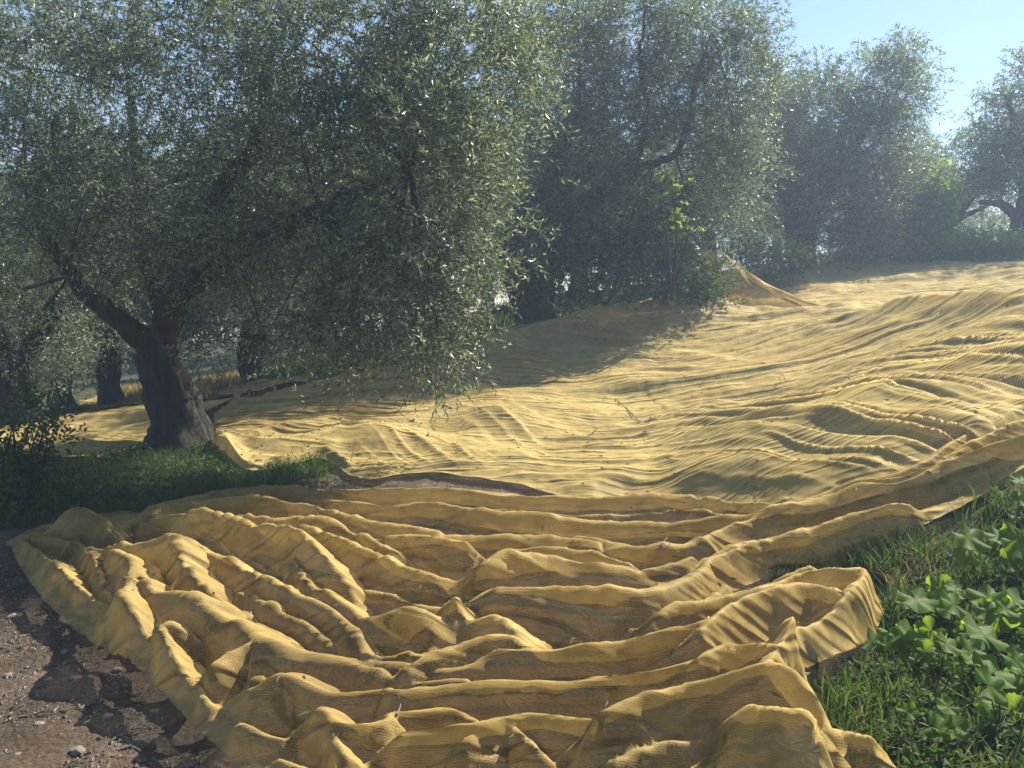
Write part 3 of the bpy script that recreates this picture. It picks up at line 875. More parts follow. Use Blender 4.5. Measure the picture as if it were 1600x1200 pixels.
def leaves_on_twigs(g, Pt, D, Ln, nl, ll, lw, droop=0.35, spread=0.9):
    n = len(Pt)
    t = (np.arange(nl) + 0.6) / nl
    t = np.repeat(t[None], n, 0) + g.uniform(-0.03, 0.03, (n, nl))
    pos = Pt[:, None] + D[:, None] * (Ln[:, None] * t)[..., None]
    pos[..., 2] -= droop * Ln[:, None] * t ** 2
    rd = unit(g.normal(size=(n, nl, 3)))
    d = unit(D[:, None] * 0.75 + rd * spread)
    d[..., 2] -= 0.12; d = unit(d)
    side = unit(np.cross(d, unit(g.normal(size=(n, nl, 3)))))
    nrm = np.cross(d, side)
    l = ll * g.uniform(0.65, 1.25, (n, nl))[..., None]; w_ = lw * g.uniform(0.8, 1.2, (n, nl))[..., None]
    b = pos
    V = np.stack([b, b + d * l * 0.48 + side * w_ * 0.5 + nrm * l * 0.05, b + d * l - nrm * l * 0.06, b + d * l * 0.48 - side * w_ * 0.5 + nrm * l * 0.05], -2).reshape(-1, 3)
    Fc = np.arange(len(V)).reshape(-1, 4)
    return V, Fc


def twig_stems(Pt, D, Ln, r, droop=0.35):
    n = len(Pt)
    ts = np.array([0, 0.5, 1.0])
    up = unit(np.cross(D, np.array([0.3, 0.5, 0.8]))); s2 = np.cross(D, up)
    rings = []
    for t, k in zip(ts, (1, 0.75, 0.35)):
        c = Pt + D * (Ln * t)[:, None]; c[:, 2] -= droop * Ln * t * t
        for a in (0, 2.094, 4.189):
            rings.append(c + r * k * (math.cos(a) * up + math.sin(a) * s2))
    V = np.stack(rings, 1).reshape(-1, 3)
    b = (np.arange(n) * 9)[:, None]
    q = []
    for s in (0, 3):
        for a in range(3):
            c = (a + 1) % 3
            q.append(np.stack([b[:, 0] + s + a, b[:, 0] + s + c, b[:, 0] + s + 3 + c, b[:, 0] + s + 3 + a], -1))
    return V, np.concatenate(q)


def crown_points(g, blobs, clump=0.20, per=30):
    """blobs: (centre, radii(3), n). clustered points through each lobe, denser towards the shell"""
    Ps, Ds = [], []
    for c, r, n in blobs:
        c = np.asarray(c); r = np.asarray(r)
        nc = max(3, int(n / per))
        u = unit(g.normal(size=(nc, 3)))
        rr = g.uniform(0.15, 1.0, nc) ** 0.55
        lump = 0.92 + 0.22 * vnoise(u[:, 0] * 2 + c[0], u[:, 1] * 2 + u[:, 2] * 1.7, 3)
        cc = c + u * r * (rr * lump)[:, None]
        k = g.integers(0, nc, n)
        cl = clump * (r.mean() ** 0.35)
        p = cc[k] + g.normal(size=(n, 3)) * cl * np.array([1, 1, 0.8])
        out = unit((p - c) / r)
        d = unit(out * 0.8 + g.normal(size=(n, 3)) * 0.55 + np.array([0, 0, 0.12]))
        Ps.append(p); Ds.append(d)
    return np.vstack(Ps), np.vstack(Ds)


def B(px, py, d, rx, ry, rd, n):
    """crown lobe seen at a photo pixel, d metres forward; radii rx, ry in photo pixels"""
    return (P(px, py, d), (rx * d / F, rd, ry * d / F), n)


def tree(name, label, base, trunk_pts, trunk_r, limbs, blobs, leaf, seed, nl=16, tl=(0.22, 0.42), stems=True, group='olive trees of the grove', sides=44, cat='tree', droop=0.35, per=30, clump=0.2, mat=None, gn=0.38):
    g = np.random.default_rng(seed)
    root = empty(name, tuple(base))
    tag(root, label, cat, group)
    base = np.asarray(base, float)
    tp = catmull(trunk_pts, 10)
    s = np.linspace(0, 1, len(tp))
    rr = np.interp(s, np.linspace(0, 1, len(trunk_r)), trunk_r)
    V, Fc = tube(tp - base, rr, sides, gn, seed)
    tme = mesh_np('trunk', V, Fc, True)
    add('trunk', tme, M_bark, root)
    for pts, rads in limbs:
        lp = catmull(pts, 8)
        lp[1:-1] += g.normal(size=(len(lp) - 2, 3)) * 0.012
        lr = np.interp(np.linspace(0, 1, len(lp)), np.linspace(0, 1, len(rads)), rads)
        V, Fc = tube(lp - base, lr, 10, gn * 0.6, seed + 3)
        add('limb', mesh_np('limb', V, Fc, True), M_bark, root)
    # branches from the limbs into each lobe
    ends = [np.asarray(p[0][-1]) for p in limbs] + [tp[-1]]
    mids = [np.asarray(p[0][len(p[0]) // 2]) for p in limbs]
    src = np.array(ends + mids)
    br = []
    for c, r, n in blobs:
        c = np.asarray(c); r = np.asarray(r)
        for k in range(4):
            tgt = c + unit(g.normal(size=3)) * r * g.uniform(0.35, 0.85)
            j = np.argsort(np.linalg.norm(src - c, axis=1))[g.integers(0, min(2, len(src)))]
            st = src[j]
            mid = (st + tgt) / 2 + g.normal(size=3) * 0.12 * np.linalg.norm(tgt - st)
            pth = catmull([st, mid, tgt], 5)
            l = np.linalg.norm(tgt - st)
            V, Fc = tube(pth - base, np.linspace(0.008 + 0.006 * l, 0.004, len(pth)), 6, 0.15, seed)
            br.append((V, Fc))
    if br:
        V, Fc = join(br)
        o = add('branches', mesh_np('branches', V, Fc, True), M_bark, root)
        o['kind'] = 'stuff'
    Pt, D = crown_points(g, blobs, clump, per)
    # keep foliage off the ground
    ok = Pt[:, 2] > tz(Pt[:, 0], Pt[:, 1]) + 0.05
    Pt, D = Pt[ok], D[ok]
    Ln = g.uniform(tl[0], tl[1], len(Pt))
    V, Fc = leaves_on_twigs(g, Pt - base, D, Ln, nl, leaf[0], leaf[1], droop)
    if stems:
        V2, F2 = twig_stems((Pt - base)[::2], D[::2], Ln[::2], 0.0024, droop)
        o = add('twigs', mesh_np('twigs', V2, F2), M_stick if False else M_bark, root); o['kind'] = 'stuff'
    o = add('crown', mesh_np('crown', V, Fc), mat or M_olive, root)
    o['kind'] = 'stuff'
    return root


def copy_tree(root, loc, rotz, scale, label, name=None):
    r = root.copy(); COL.objects.link(r)
    r.location = loc; r.rotation_euler = (0, 0, rotz); r.scale = (scale, scale, scale)
    r['label'] = label
    for ch in list(root.children):
        c = ch.copy(); COL.objects.link(c); c.parent = r
    return r


# --- nearest olive, leaning trunk
b0 = hit(285, 692); d0 = b0[1]
trunkpts = [P(292, 715, d0), P(288, 690, d0), P(282, 650, d0), P(268, 610, d0), P(255, 575, d0), P(243, 545, d0)]
T1blobs = [B(110, 110, 8.2, 190, 170, 1.2, 1200), B(310, 60, 7.8, 170, 140, 1.2, 1150), B(540, 90, 7.6, 190, 170, 1.2, 1400), B(715, 110, 7.3, 145, 170, 1.1, 1250),
           B(440, 280, 7.3, 200, 150, 1.2, 1250), B(190, 300, 8.7, 200, 150, 1.1, 1400), B(665, 300, 6.9, 145, 185, 1.1, 1300), B(620, 455, 6.9, 120, 85, 0.8, 850),
           B(340, 395, 7.9, 170, 62, 0.8, 800), B(80, 400, 9.2, 130, 65, 0.8, 500), B(430, 540, 6.9, 35, 45, 0.3, 45), B(560, 520, 7.0, 70, 40, 0.5, 150), B(680, 545, 6.8, 60, 35, 0.4, 150),
           B(745, 400, 6.9, 35, 60, 0.35, 150), B(85, 310, 7.7, 100, 90, 0.6, 380), B(470, 320, 9.3, 150, 110, 0.9, 650)]  # last lobe added at the back of the crown to shade the trunk
tree('olive_tree', 'nearest old olive tree with leaning twisted trunk and wide drooping crown', b0, trunkpts, [0.52, 0.37, 0.27, 0.24, 0.225, 0.21],
     [([P(248, 560, d0), P(215, 522, d0 - .1), P(170, 488, d0 - .2), P(110, 430, d0 - .2), P(60, 330, d0), P(90, 180, d0)], [0.16, 0.13, 0.10, 0.075, 0.05, 0.025]),
      ([P(246, 555, d0), P(262, 505, d0), P(275, 440, d0 - .3), P(330, 330, d0 - .6), P(400, 220, d0 - .6), P(420, 100, d0 - .5)], [0.18, 0.15, 0.12, 0.10, 0.08, 0.04]),
      ([P(270, 470, d0 - .1), P(360, 400, d0 - .8), P(500, 330, d0 - 1.2), P(640, 260, d0 - 1.3)], [0.11, 0.09, 0.07, 0.04]),
      ([P(262, 500, d0), P(230, 420, d0 + .2), P(215, 300, d0 + .4), P(205, 150, d0 + .3)], [0.11, 0.09, 0.07, 0.04])],
     T1blobs, (0.064, 0.0155), 11, nl=16, per=22, clump=0.17)

# --- left edge olive
b1 = hit(32, 668); d1 = b1[1]
tree('olive_tree', 'dark olive trunk at the left edge behind the shrub', b1, [P(38, 685, d1), P(34, 668, d1), P(25, 640, d1), P(18, 610, d1), P(22, 580, d1), P(30, 555, d1)], [0.3, 0.24, 0.2, 0.19, 0.18, 0.15],
     [([P(26, 570, d1), P(50, 540, d1), P(80, 500, d1), P(90, 470, d1)], [0.12, 0.1, 0.08, 0.06]), ([P(24, 575, d1), P(0, 530, d1), P(-20, 480, d1), P(-30, 400, d1)], [0.12, 0.1, 0.08, 0.05])],
     [B(20, 480, d1, 90, 70, .9, 450), B(-20, 380, d1, 110, 100, 1.0, 450), B(40, 545, d1, 60, 40, .6, 200), B(110, 520, d1 + .3, 60, 40, .6, 180), B(40, 250, d1 + .8, 130, 150, 1.0, 500), B(20, 60, d1 + .5, 120, 130, 1.0, 400)],
     (0.062, 0.0135), 12, nl=14, per=22, stems=False)

# --- second olive, mid picture
b2 = hit(842, 503); d2 = b2[1]
tree('olive_tree', 'tall hazy olive with bushy skirt standing mid slope behind the net edge', b2,
     [P(850, 520, d2), P(843, 500, d2), P(830, 470, d2), P(815, 435, d2), P(806, 400, d2), P(812, 360, d2), P(830, 320, d2)], [0.5, 0.38, 0.32, 0.29, 0.27, 0.25, 0.22],
     [([P(826, 330, d2), P(870, 260, d2), P(900, 180, d2), P(905, 90, d2)], [0.15, 0.10, 0.06, 0.025]),
      ([P(822, 350, d2), P(900, 330, d2 + .2), P(990, 270, d2 + .3), P(1055, 240, d2 + .2), P(1075, 180, d2), P(1095, 110, d2), P(1112, 50, d2)], [0.15, 0.11, 0.09, 0.065, 0.045, 0.03, 0.018]),
      ([P(990, 270, d2 + .3), P(1010, 180, d2 + .3), P(1000, 90, d2 + .2), P(1010, 10, d2)], [0.07, 0.05, 0.035, 0.02])],
     [B(885, 90, d2, 85, 120, 1.2, 1100), B(985, 60, d2 + .3, 120, 120, 1.4, 1500), B(1100, 60, d2 + .3, 105, 100, 1.2, 1050), B(1150, 140, d2 + .3, 65, 95, 1.0, 600), B(930, 230, d2 - .2, 120, 110, 1.3, 1400), B(1060, 240, d2 + .3, 115, 110, 1.2, 1200),
      B(860, 330, d2 - .2, 65, 90, 0.9, 700), B(1140, 280, d2 + .4, 70, 70, .9, 450), B(960, 350, d2 - .3, 110, 90, 1.2, 1100), B(765, 130, d2 + .2, 95, 110, 1.3, 600), B(745, 250, d2, 85, 90, 1.1, 550)],  # last two lobes, mostly out of sight, added to shadow the slope net
     (0.085, 0.020), 13, nl=15, per=20, clump=0.2, tl=(0.25, 0.5), stems=False)

# --- third olive group, hazy
b3 = hit(1256, 420); d3 = b3[1]
tree('olive_tree', 'broad hazy olive with forked trunk at the top of the net slope', b3,
     [P(1258, 432, d3), P(1256, 418, d3), P(1252, 390, d3), P(1250, 360, d3), P(1245, 335, d3)], [0.55, 0.42, 0.36, 0.33, 0.3],
     [([P(1246, 340, d3), P(1225, 305, d3), P(1205, 285, d3), P(1180, 260, d3)], [0.2, 0.15, 0.1, 0.05]),
      ([P(1246, 340, d3), P(1240, 300, d3), P(1215, 250, d3), P(1210, 190, d3)], [0.22, 0.17, 0.12, 0.05]),
      ([P(1250, 350, d3), P(1300, 290, d3), P(1340, 220, d3), P(1390, 150, d3)], [0.22, 0.17, 0.12, 0.05])],
     [B(1195, 190, d3, 62, 75, 1.4, 800), B(1270, 165, d3, 80, 65, 1.4, 900), B(1395, 140, d3 + .3, 62, 75, 1.3, 900), B(1240, 255, d3 - .3, 90, 70, 1.5, 900), B(1360, 240, d3, 95, 80, 1.6, 1200), B(1300, 320, d3 - .5, 90, 75, 1.5, 1100),
      B(1400, 330, d3 - .2, 65, 70, 1.3, 800), B(1180, 310, d3 + 1.0, 55, 60, 1.2, 420), B(1330, 385, d3 - .8, 90, 40, 1.2, 600), B(1400, 385, d3 - .5, 60, 35, 1.0, 350), B(1200, 115, d3, 22, 20, .5, 50), B(1275, 110, d3, 22, 15, .5, 50), B(1410, 82, d3, 28, 20, .5, 90)],
     (0.12, 0.028), 14, nl=14, per=16, clump=0.24, tl=(0.3, 0.6), stems=False)

b4 = hit(1478, 372); d4 = b4[1]
tree('olive_tree', 'slim olive with bare leaning stems right of the broad hazy one', b4,
     [P(1478, 380, d4), P(1477, 368, d4), P(1476, 345, d4), P(1476, 320, d4), P(1480, 300, d4)], [0.4, 0.3, 0.25, 0.22, 0.18],
     [([P(1480, 360, d4), P(1500, 330, d4), P(1520, 305, d4), P(1530, 280, d4)], [0.16, 0.12, 0.1, 0.05]), ([P(1490, 345, d4), P(1515, 333, d4), P(1545, 322, d4)], [0.1, 0.08, 0.04])],
     [B(1480, 275, d4, 38, 38, 1.3, 260), B(1525, 285, d4, 32, 26, 1.1, 180), B(1450, 320, d4, 30, 45, 1.2, 200), B(1475, 245, d4, 20, 18, .8, 70)],
     (0.13, 0.03), 15, nl=12, per=14, clump=0.26, tl=(0.3, 0.6), stems=False)
b5 = hit(1600, 378); d5 = b5[1]
tree('olive_tree', 'hazy olive cut by the right edge of the picture', b5,
     [P(1603, 388, d5), P(1601, 374, d5), P(1600, 350, d5), P(1597, 330, d5)], [0.45, 0.36, 0.3, 0.28],
     [([P(1598, 340, d5), P(1580, 330, d5), P(1562, 318, d5), P(1530, 315, d5)], [0.18, 0.15, 0.12, 0.05]), ([P(1598, 335, d5), P(1600, 280, d5), P(1590, 210, d5), P(1575, 160, d5)], [0.2, 0.16, 0.1, 0.05])],
     [B(1570, 180, d5, 45, 60, 1.4, 650), B(1630, 160, d5, 60, 80, 1.6, 700), B(1585, 255, d5, 55, 50, 1.5, 650), B(1545, 285, d5, 32, 28, 1.0, 150), B(1660, 260, d5, 70, 60, 1.6, 300)],
     (0.13, 0.03), 16, nl=13, per=15, clump=0.25, tl=(0.3, 0.6), stems=False)


# --- far olives: two patterns, copied
def far_olive(seed, label, base):
    base = np.asarray(base)
    g = np.random.default_rng(seed)
    tr = [base + np.array(v) for v in ((0.05, 0, -0.15), (0, 0, 0.05), (-0.08, 0.05, 0.5), (0.02, 0, 1.0), (0.1, 0.03, 1.35))]
    tips = [base + np.array(v) for v in ((1.3, .4, 3.0), (-1.3, -.3, 3.0), (0.2, 1.0, 3.6), (-.2, -1.0, 3.3))]
    limbs = [([tr[-1], (tr[-1] + t) / 2 + g.normal(size=3) * .15, t], [0.12, 0.08, 0.04]) for t in tips]
    bl = [(t + g.normal(size=3) * .15, (1.15, 1.15, 0.95), 560) for t in tips] + [(base + np.array([1.7, -.6, 2.0]), (.9, .9, .7), 230), (base + np.array([-1.8, .3, 2.0]), (.9, .9, .75), 230),
                                                                                 (base + np.array([0, 0, 4.3]), (1.1, 1.1, .7), 280), (base + np.array([0.2, -1.5, 1.9]), (.9, .8, .65), 180), (base + np.array([1.3, .9, 1.2]), (.9, .8, .5), 170), (base + np.array([-1.2, 1.1, 1.15]), (.9, .8, .5), 170), (base + np.array([-1.5, -1.0, 1.4]), (.7, .7, .45), 110)]
    return tree('olive_tree', label, base, tr, [0.3, 0.22, 0.18, 0.17, 0.15], limbs, bl, (0.10, 0.024), seed, nl=13, per=16, clump=0.24, tl=(0.3, 0.55), stems=False, sides=16)


pA = hit(175, 634)
fa = far_olive(31, 'far olive with split dark trunk seen left of the leaning trunk', pA)
pB = hit(395, 601)
fb = far_olive(32, 'far olive trunk on the rise right of the leaning trunk', pB)
far_spots = [(fa, np.array([-16.0, 33.0, 0]), 0.9, 1.25, 'leftmost olive of the hazy back row'), (fb, np.array([-11.0, 37.0, 0]), 1.9, 1.3, 'second olive of the hazy back row from the left'), (fa, np.array([-5.5, 34.0, 0]), 4.1, 1.25, 'back row olive framed between the leaning trunk and drooping branches'), (fb, np.array([-1.0, 30.0, 0]), 3.1, 1.2, 'back row olive hidden behind the lowest drooping branches'), (fa, np.array([4.5, 33.0, 0]), 5.1, 1.25, 'back row olive left of the hitched net'), (fb, np.array([9.0, 37.0, 0]), 0.1, 1.2, 'back row olive seen beyond the round shrub'), (fa, np.array([20.0, 38.0, 0]), 2.7, 1.0, 'back row olive beyond the slim bare stems'), (fb, np.array([0.8, 18.5, 0]), 2.2, 0.9, 'olive close behind the mid slope trunk on its left'), 
             (fb, hit(104, 651), 1.1, 0.85, 'small far olive with pale stem right of the left edge trunk'),
             (fa, hit(552, 574), 2.3, 1.0, 'far olive half hidden behind the drooping branches at the netted mound'),
             (fb, np.array([-3.0, 23.0, 0]), 4.0, 1.15, 'hazy olive farthest back in the gap beside the leaning trunk'),
             (fa, np.array([-12.5, 20.0, 0]), 0.6, 1.1, 'olive far back behind the left edge trunk'),
             (fb, np.array([-8.0, 25.0, 0]), 5.0, 1.2, 'olive far back between the two far left trunks'),
             (fa, np.array([2.0, 24.0, 0]), 3.0, 1.2, 'hazy olive behind the mid slope olive trunk'),
             (fb, np.array([6.8, 27.0, 0]), 2.0, 1.15, 'hazy olive filling the gap behind the hitched net'),
             (fa, np.array([10.5, 31.0, 0]), 1.5, 1.1, 'hazy olive behind the forked trunk on the crest'),
             (fb, np.array([15.5, 31.0, 0]), 0.2, 0.95, 'hazy olive behind the broad crown on the crest')]
for k, (src, loc, rz, sc_, lb) in enumerate(far_spots):
    loc = np.array(loc, float); loc[2] = float(tz(loc[0], loc[1]))
    copy_tree(src, tuple(loc), rz, sc_, lb)


# --- shrubs
def shrub(name, label, base, blobs, leaf, seed, mat, cat='shrub', group='shrubs on the slope', nl=12, tl=(0.2, 0.4), per=12, clump=0.14, nst=9, droop=0.2, stem_mat=None):
    g = np.random.default_rng(seed)
    base = np.asarray(base, float)
    root = empty(name, tuple(base)); tag(root, label, cat, group)
    Pt, D = crown_points(g, blobs, clump, per)
    ok = Pt[:, 2] > tz(Pt[:, 0], Pt[:, 1]) + 0.03
    Pt, D = Pt[ok], D[ok]
    D = unit(D + np.array([0, 0, 0.3]))
    Ln = g.uniform(tl[0], tl[1], len(Pt))
    V, Fc = leaves_on_twigs(g, Pt - base, D, Ln, nl, leaf[0], leaf[1], droop, spread=1.1)
    o = add('foliage', mesh_np('foliage', V, Fc), mat, root); o['kind'] = 'stuff'
    st = []
    for k in range(nst):
        c, r, n = blobs[k % len(blobs)]
        tgt = np.asarray(c) + unit(g.normal(size=3)) * np.asarray(r) * 0.7
        foot = base + np.array([g.normal() * 0.15, g.normal() * 0.1, -0.05])
        pth = catmull([foot, (foot + tgt) / 2 + g.normal(size=3) * 0.08, tgt], 6)
        st.append(tube(pth - base, np.linspace(0.018, 0.005, len(pth)), 5))
    V, Fc = join(st)
    o = add('stems', mesh_np('stems', V, Fc, True), stem_mat or M_bark, root); o['kind'] = 'stuff'
    return root


shrub('shrub', 'dense dark shoots and brambles crowding the mid slope trunk', hit(930, 492), [B(900, 430, d2 - .6, 70, 60, .8, 420), B(985, 405, d2 - .4, 85, 75, .9, 520), B(1060, 430, d2 - .1, 55, 50, .7, 330), B(1035, 350, d2, 50, 60, .7, 260), B(1105, 455, d2 + .1, 45, 28, .5, 200), B(900, 370, d2 - .3, 70, 60, .8, 300)],
      (0.075, 0.035), 41, M_bush)
shrub('shrub', 'round sunlit green shrub beside the forked trunk on the crest', hit(1195, 432), [B(1195, 408, d3 - 4, 55, 30, .9, 380), B(1165, 400, d3 - 4, 30, 22, .6, 150), B(1225, 405, d3 - 4, 30, 24, .6, 150)], (0.06, 0.03), 42, M_bush)
shrub('shrub', 'yellow green vine climbing at the right end of the crest trees', hit(1452, 392), [B(1455, 330, d4 - 4, 22, 50, .5, 260), B(1468, 300, d4 - 4, 18, 30, .4, 120), B(1440, 365, d4 - 4, 25, 30, .5, 150)], (0.12, 0.075), 43, M_fig, nl=8)
shrub('shrub', 'low bright green weeds behind the net at the top right', hit(1560, 398), [B(1560, 386, 22, 60, 15, 1.0, 420), B(1490, 388, 22, 45, 15, .8, 300), B(1620, 388, 21, 40, 14, .8, 150)], (0.09, 0.05), 44, M_fig, nl=8)
shrub('shrub', 'distant grey green hedge under the right edge olive', np.array([19.0, 32.0, float(tz(19, 32))]), [B(1520, 350, 32, 60, 25, 1.5, 300), B(1580, 350, 33, 60, 22, 1.5, 300), B(1640, 350, 33, 50, 25, 1.5, 200)], (0.12, 0.04), 45, M_olive)
ls = hit(-5, 800)
shrub('shrub', 'leafy dog rose bush at the left edge beside the front net', ls, [B(10, 740, ls[1], 55, 60, .35, 230), B(50, 660, ls[1] + .1, 40, 30, .25, 60), B(20, 690, ls[1], 45, 40, .3, 110), B(-30, 760, ls[1], 60, 70, .4, 160), B(70, 680, ls[1], 22, 18, .15, 24), B(40, 800, ls[1] - .1, 35, 30, .25, 60)],
      (0.038, 0.024), 46, M_bush, nl=7, tl=(0.12, 0.25), per=8, clump=0.09, nst=16)


# --- grass (nobody could count it)
def blades(name, label, xy, hgt, wid, seed, mat, lean=0.5, z0=None, cat='grass'):
    g = np.random.default_rng(seed)
    n = len(xy)
    z = gz(xy[:, 0], xy[:, 1]) - 0.01 if z0 is None else z0
    b = np.c_[xy, z]
    h = hgt * g.uniform(0.5, 1.25, n)
    a = g.uniform(0, 2 * math.pi, n)
    side = np.c_[np.cos(a), np.sin(a), np.zeros(n)]
    a2 = g.uniform(0, 2 * math.pi, n)
    ln = np.c_[np.cos(a2), np.sin(a2), np.zeros(n)] * (g.uniform(0.1, 1.0, n) * lean * h)[:, None]
    up = np.array([0, 0, 1.0])
    w_ = wid * g.uniform(0.7, 1.3, n)
    m1 = b + ln * 0.25 + up * (h * 0.55)[:, None]
    tip = b + ln * 1.0 + up * (h * 0.95)[:, None]
    V = np.stack([b - side * w_[:, None] * .4, b + side * w_[:, None] * .4, m1 + side * w_[:, None] * .5, m1 - side * w_[:, None] * .5, tip], 1).reshape(-1, 3)
    k = np.arange(n)[:, None] * 5
    me = mesh_np(name, V, [k + np.array([[0, 1, 2, 3]]), k + np.array([[3, 2, 4]])])
    o = add(name, me, mat)
    tag(o, label, cat, kind='stuff')
    return o


def scatter(poly_px, n, seed, clump=0.0, h=0.0):
    g = np.random.default_rng(seed)
    poly = np.array([hit(*q_, h)[:2] for q_ in poly_px])
    lo, hi = poly.min(0), poly.max(0)
    out = []
    tot = 0
    while tot < n:
        if clump > 0:
            c = g.uniform(lo, hi, (max(4, n // 25), 2))
            p = c[g.integers(0, len(c), n * 2)] + g.normal(size=(n * 2, 2)) * clump
        else:
            p = g.uniform(lo, hi, (n * 2, 2))
        p = p[in_poly(p[:, 0], p[:, 1], poly)]
        out.append(p); tot += len(p)
    return np.vstack(out)[:n]


blades('grass', 'dark green grass in the shade under the leaning olive', scatter([(-60, 830), (100, 820), (240, 795), (330, 772), (430, 762), (500, 745), (540, 720), (430, 735), (380, 738), (335, 700), (250, 690), (90, 722), (-60, 740)], 16000, 51), 0.09, 0.007, 51, M_grass, 0.7)
blades('grass', 'bright sunlit grass tufts beside the net corner at the leaning trunk', np.vstack([scatter([(270, 785), (350, 770), (350, 745), (290, 740)], 450, 52), scatter([(410, 760), (480, 745), (525, 715), (480, 712), (420, 738)], 900, 53), scatter([(205, 812), (250, 800), (240, 790), (205, 800)], 60, 54)]), 0.15, 0.008, 52, M_grass, 0.9)
blades('grass', 'long green grass blades on the bank right of the front net', np.vstack([
    scatter([(1380, 890), (1440, 850), (1600, 740), (1700, 740), (1700, 1300), (1380, 1250), (1270, 1150), (1260, 1090), (1370, 1000), (1385, 940)], 2600, 55, 0.05),
    scatter([(1200, 915), (1240, 900), (1300, 895), (1385, 915), (1440, 850), (1290, 882), (1210, 902)], 420, 56)]), 0.17, 0.007, 55, M_grass, 0.9)
blades('grass', 'fine low weeds on the shaded bank at the lower right', scatter([(1275, 1120), (1370, 1020), (1600, 950), (1700, 1000), (1700, 1300), (1400, 1250), (1290, 1165)], 3000, 57), 0.07, 0.012, 57, M_grass, 1.2)
blades('grass', 'grass hidden under the slope net showing green through it', np.vstack([scatter([(480, 712), (640, 700), (760, 660), (620, 630), (500, 650), (440, 690)], 5000, 58), scatter([(960, 780), (1200, 795), (1330, 780), (1300, 700), (1080, 690), (1000, 740)], 6000, 59), scatter([(1320, 740), (1460, 700), (1420, 640), (1330, 640)], 2500, 60)]), 0.035, 0.008, 58, M_grass, 0.8)
blades('grass', 'sunny grass in the gap left of the mid slope trunk', np.vstack([scatter([(700, 560), (820, 500), (820, 480), (700, 520), (560, 560), (560, 580)], 3500, 61), scatter([(410, 598), (540, 570), (540, 555), (420, 575)], 1500, 62)]), 0.3, 0.02, 61, M_grass, 0.6)
blades('grass', 'grass fringe along the top edge of the slope net', scatter([(1370, 410), (1700, 405), (1700, 385), (1370, 400)], 5000, 63), 0.28, 0.02, 63, M_grass, 0.7)
blades('dry_grass', 'dry bent straw among the weeds on the right bank', np.vstack([scatter([(1390, 930), (1600, 800), (1700, 900), (1700, 1250), (1400, 1230), (1290, 1150), (1380, 1010)], 420, 66), scatter([(1380, 935), (1470, 900), (1440, 860), (1390, 900)], 160, 67)]), 0.13, 0.004, 66, M_dry, 2.2)
blades('dry_grass', 'dry straw coloured grass far back between the left trunks', np.vstack([scatter([(190, 632), (330, 622), (330, 606), (190, 614)], 2200, 64), scatter([(310, 618), (380, 606), (380, 590), (310, 598)], 1500, 65)]), 0.28, 0.02, 64, M_dry, 0.5)


# --- mallow on the right bank: every leaf a part
def mallow_leaf_mesh(seed):
    g = np.random.default_rng(seed)
    n = 48
    a = np.linspace(R(-158), R(158), n)
    lob = 0.80 + 0.20 * np.abs(np.cos(a * 2.85)) ** 0.8 + 0.045 * np.cos(a * 30 + seed)
    r = lob * (0.92 + 0.08 * np.cos(a))
    z = 0.14 * np.cos(a * 5.7) + 0.05 * g.normal()
    outer = np.c_[r * np.sin(a), r * np.cos(a), z + 0.06 * r ** 2 - 0.05 * np.abs(np.sin(a))]
    mid = outer * 0.5; mid[:, 2] = 0.04 * np.cos(a * 7 / 2.2 + 0.6)
    V = np.vstack([[[0, 0, 0]], mid, outer])
    tri = np.array([[0, 1 + i, 2 + i] for i in range(n - 1)])
    qd = np.array([[1 + i, 1 + n + i, 2 + n + i, 2 + i] for i in range(n - 1)])
    me = mesh_np('leaf', V, [tri, qd], True)
    me.materials.append(M_mallow)
    return me


LM = [mallow_leaf_mesh(s) for s in (1, 2, 3)]


def mallow(label, foot_px, leaves, seed, name='mallow_plant'):
    g = np.random.default_rng(seed)
    foot = hit(*foot_px)
    root = empty(name, tuple(foot)); tag(root, label, 'plant', 'leafy weeds on the right bank')
    for k, (px, py, d, s) in enumerate(leaves):
        c = P(px, py, d)
        o = add('leaf', LM[k % 3], None, root)
        o.location = tuple(c - foot)
        s = s * g.uniform(1.1, 1.6)
        o.scale = (s, s, s)
        o.rotation_mode = 'ZYX'; o.rotation_euler = (g.uniform(0.25, 1.05), g.uniform(-0.45, 0.45), g.uniform(0, 6.28))
        pth = catmull([np.array([g.normal() * .02, g.normal() * .02, -0.02]), (c - foot) * np.array([.6, .6, .45]) + g.normal(size=3) * 0.01, c - foot], 5)
        V, Fc = tube(pth, np.linspace(0.004, 0.0022, len(pth)), 5)
        add('stem', mesh_np('stem', V, Fc, True), M_stem, root)
    return root


def ring(px, py, d, n, rx, ry, s, seed, dd=0.12):
    g = np.random.default_rng(seed)
    return [(px + g.normal() * rx, py + g.normal() * ry, d + g.normal() * dd, s * g.uniform(0.7, 1.25)) for _ in range(n)]


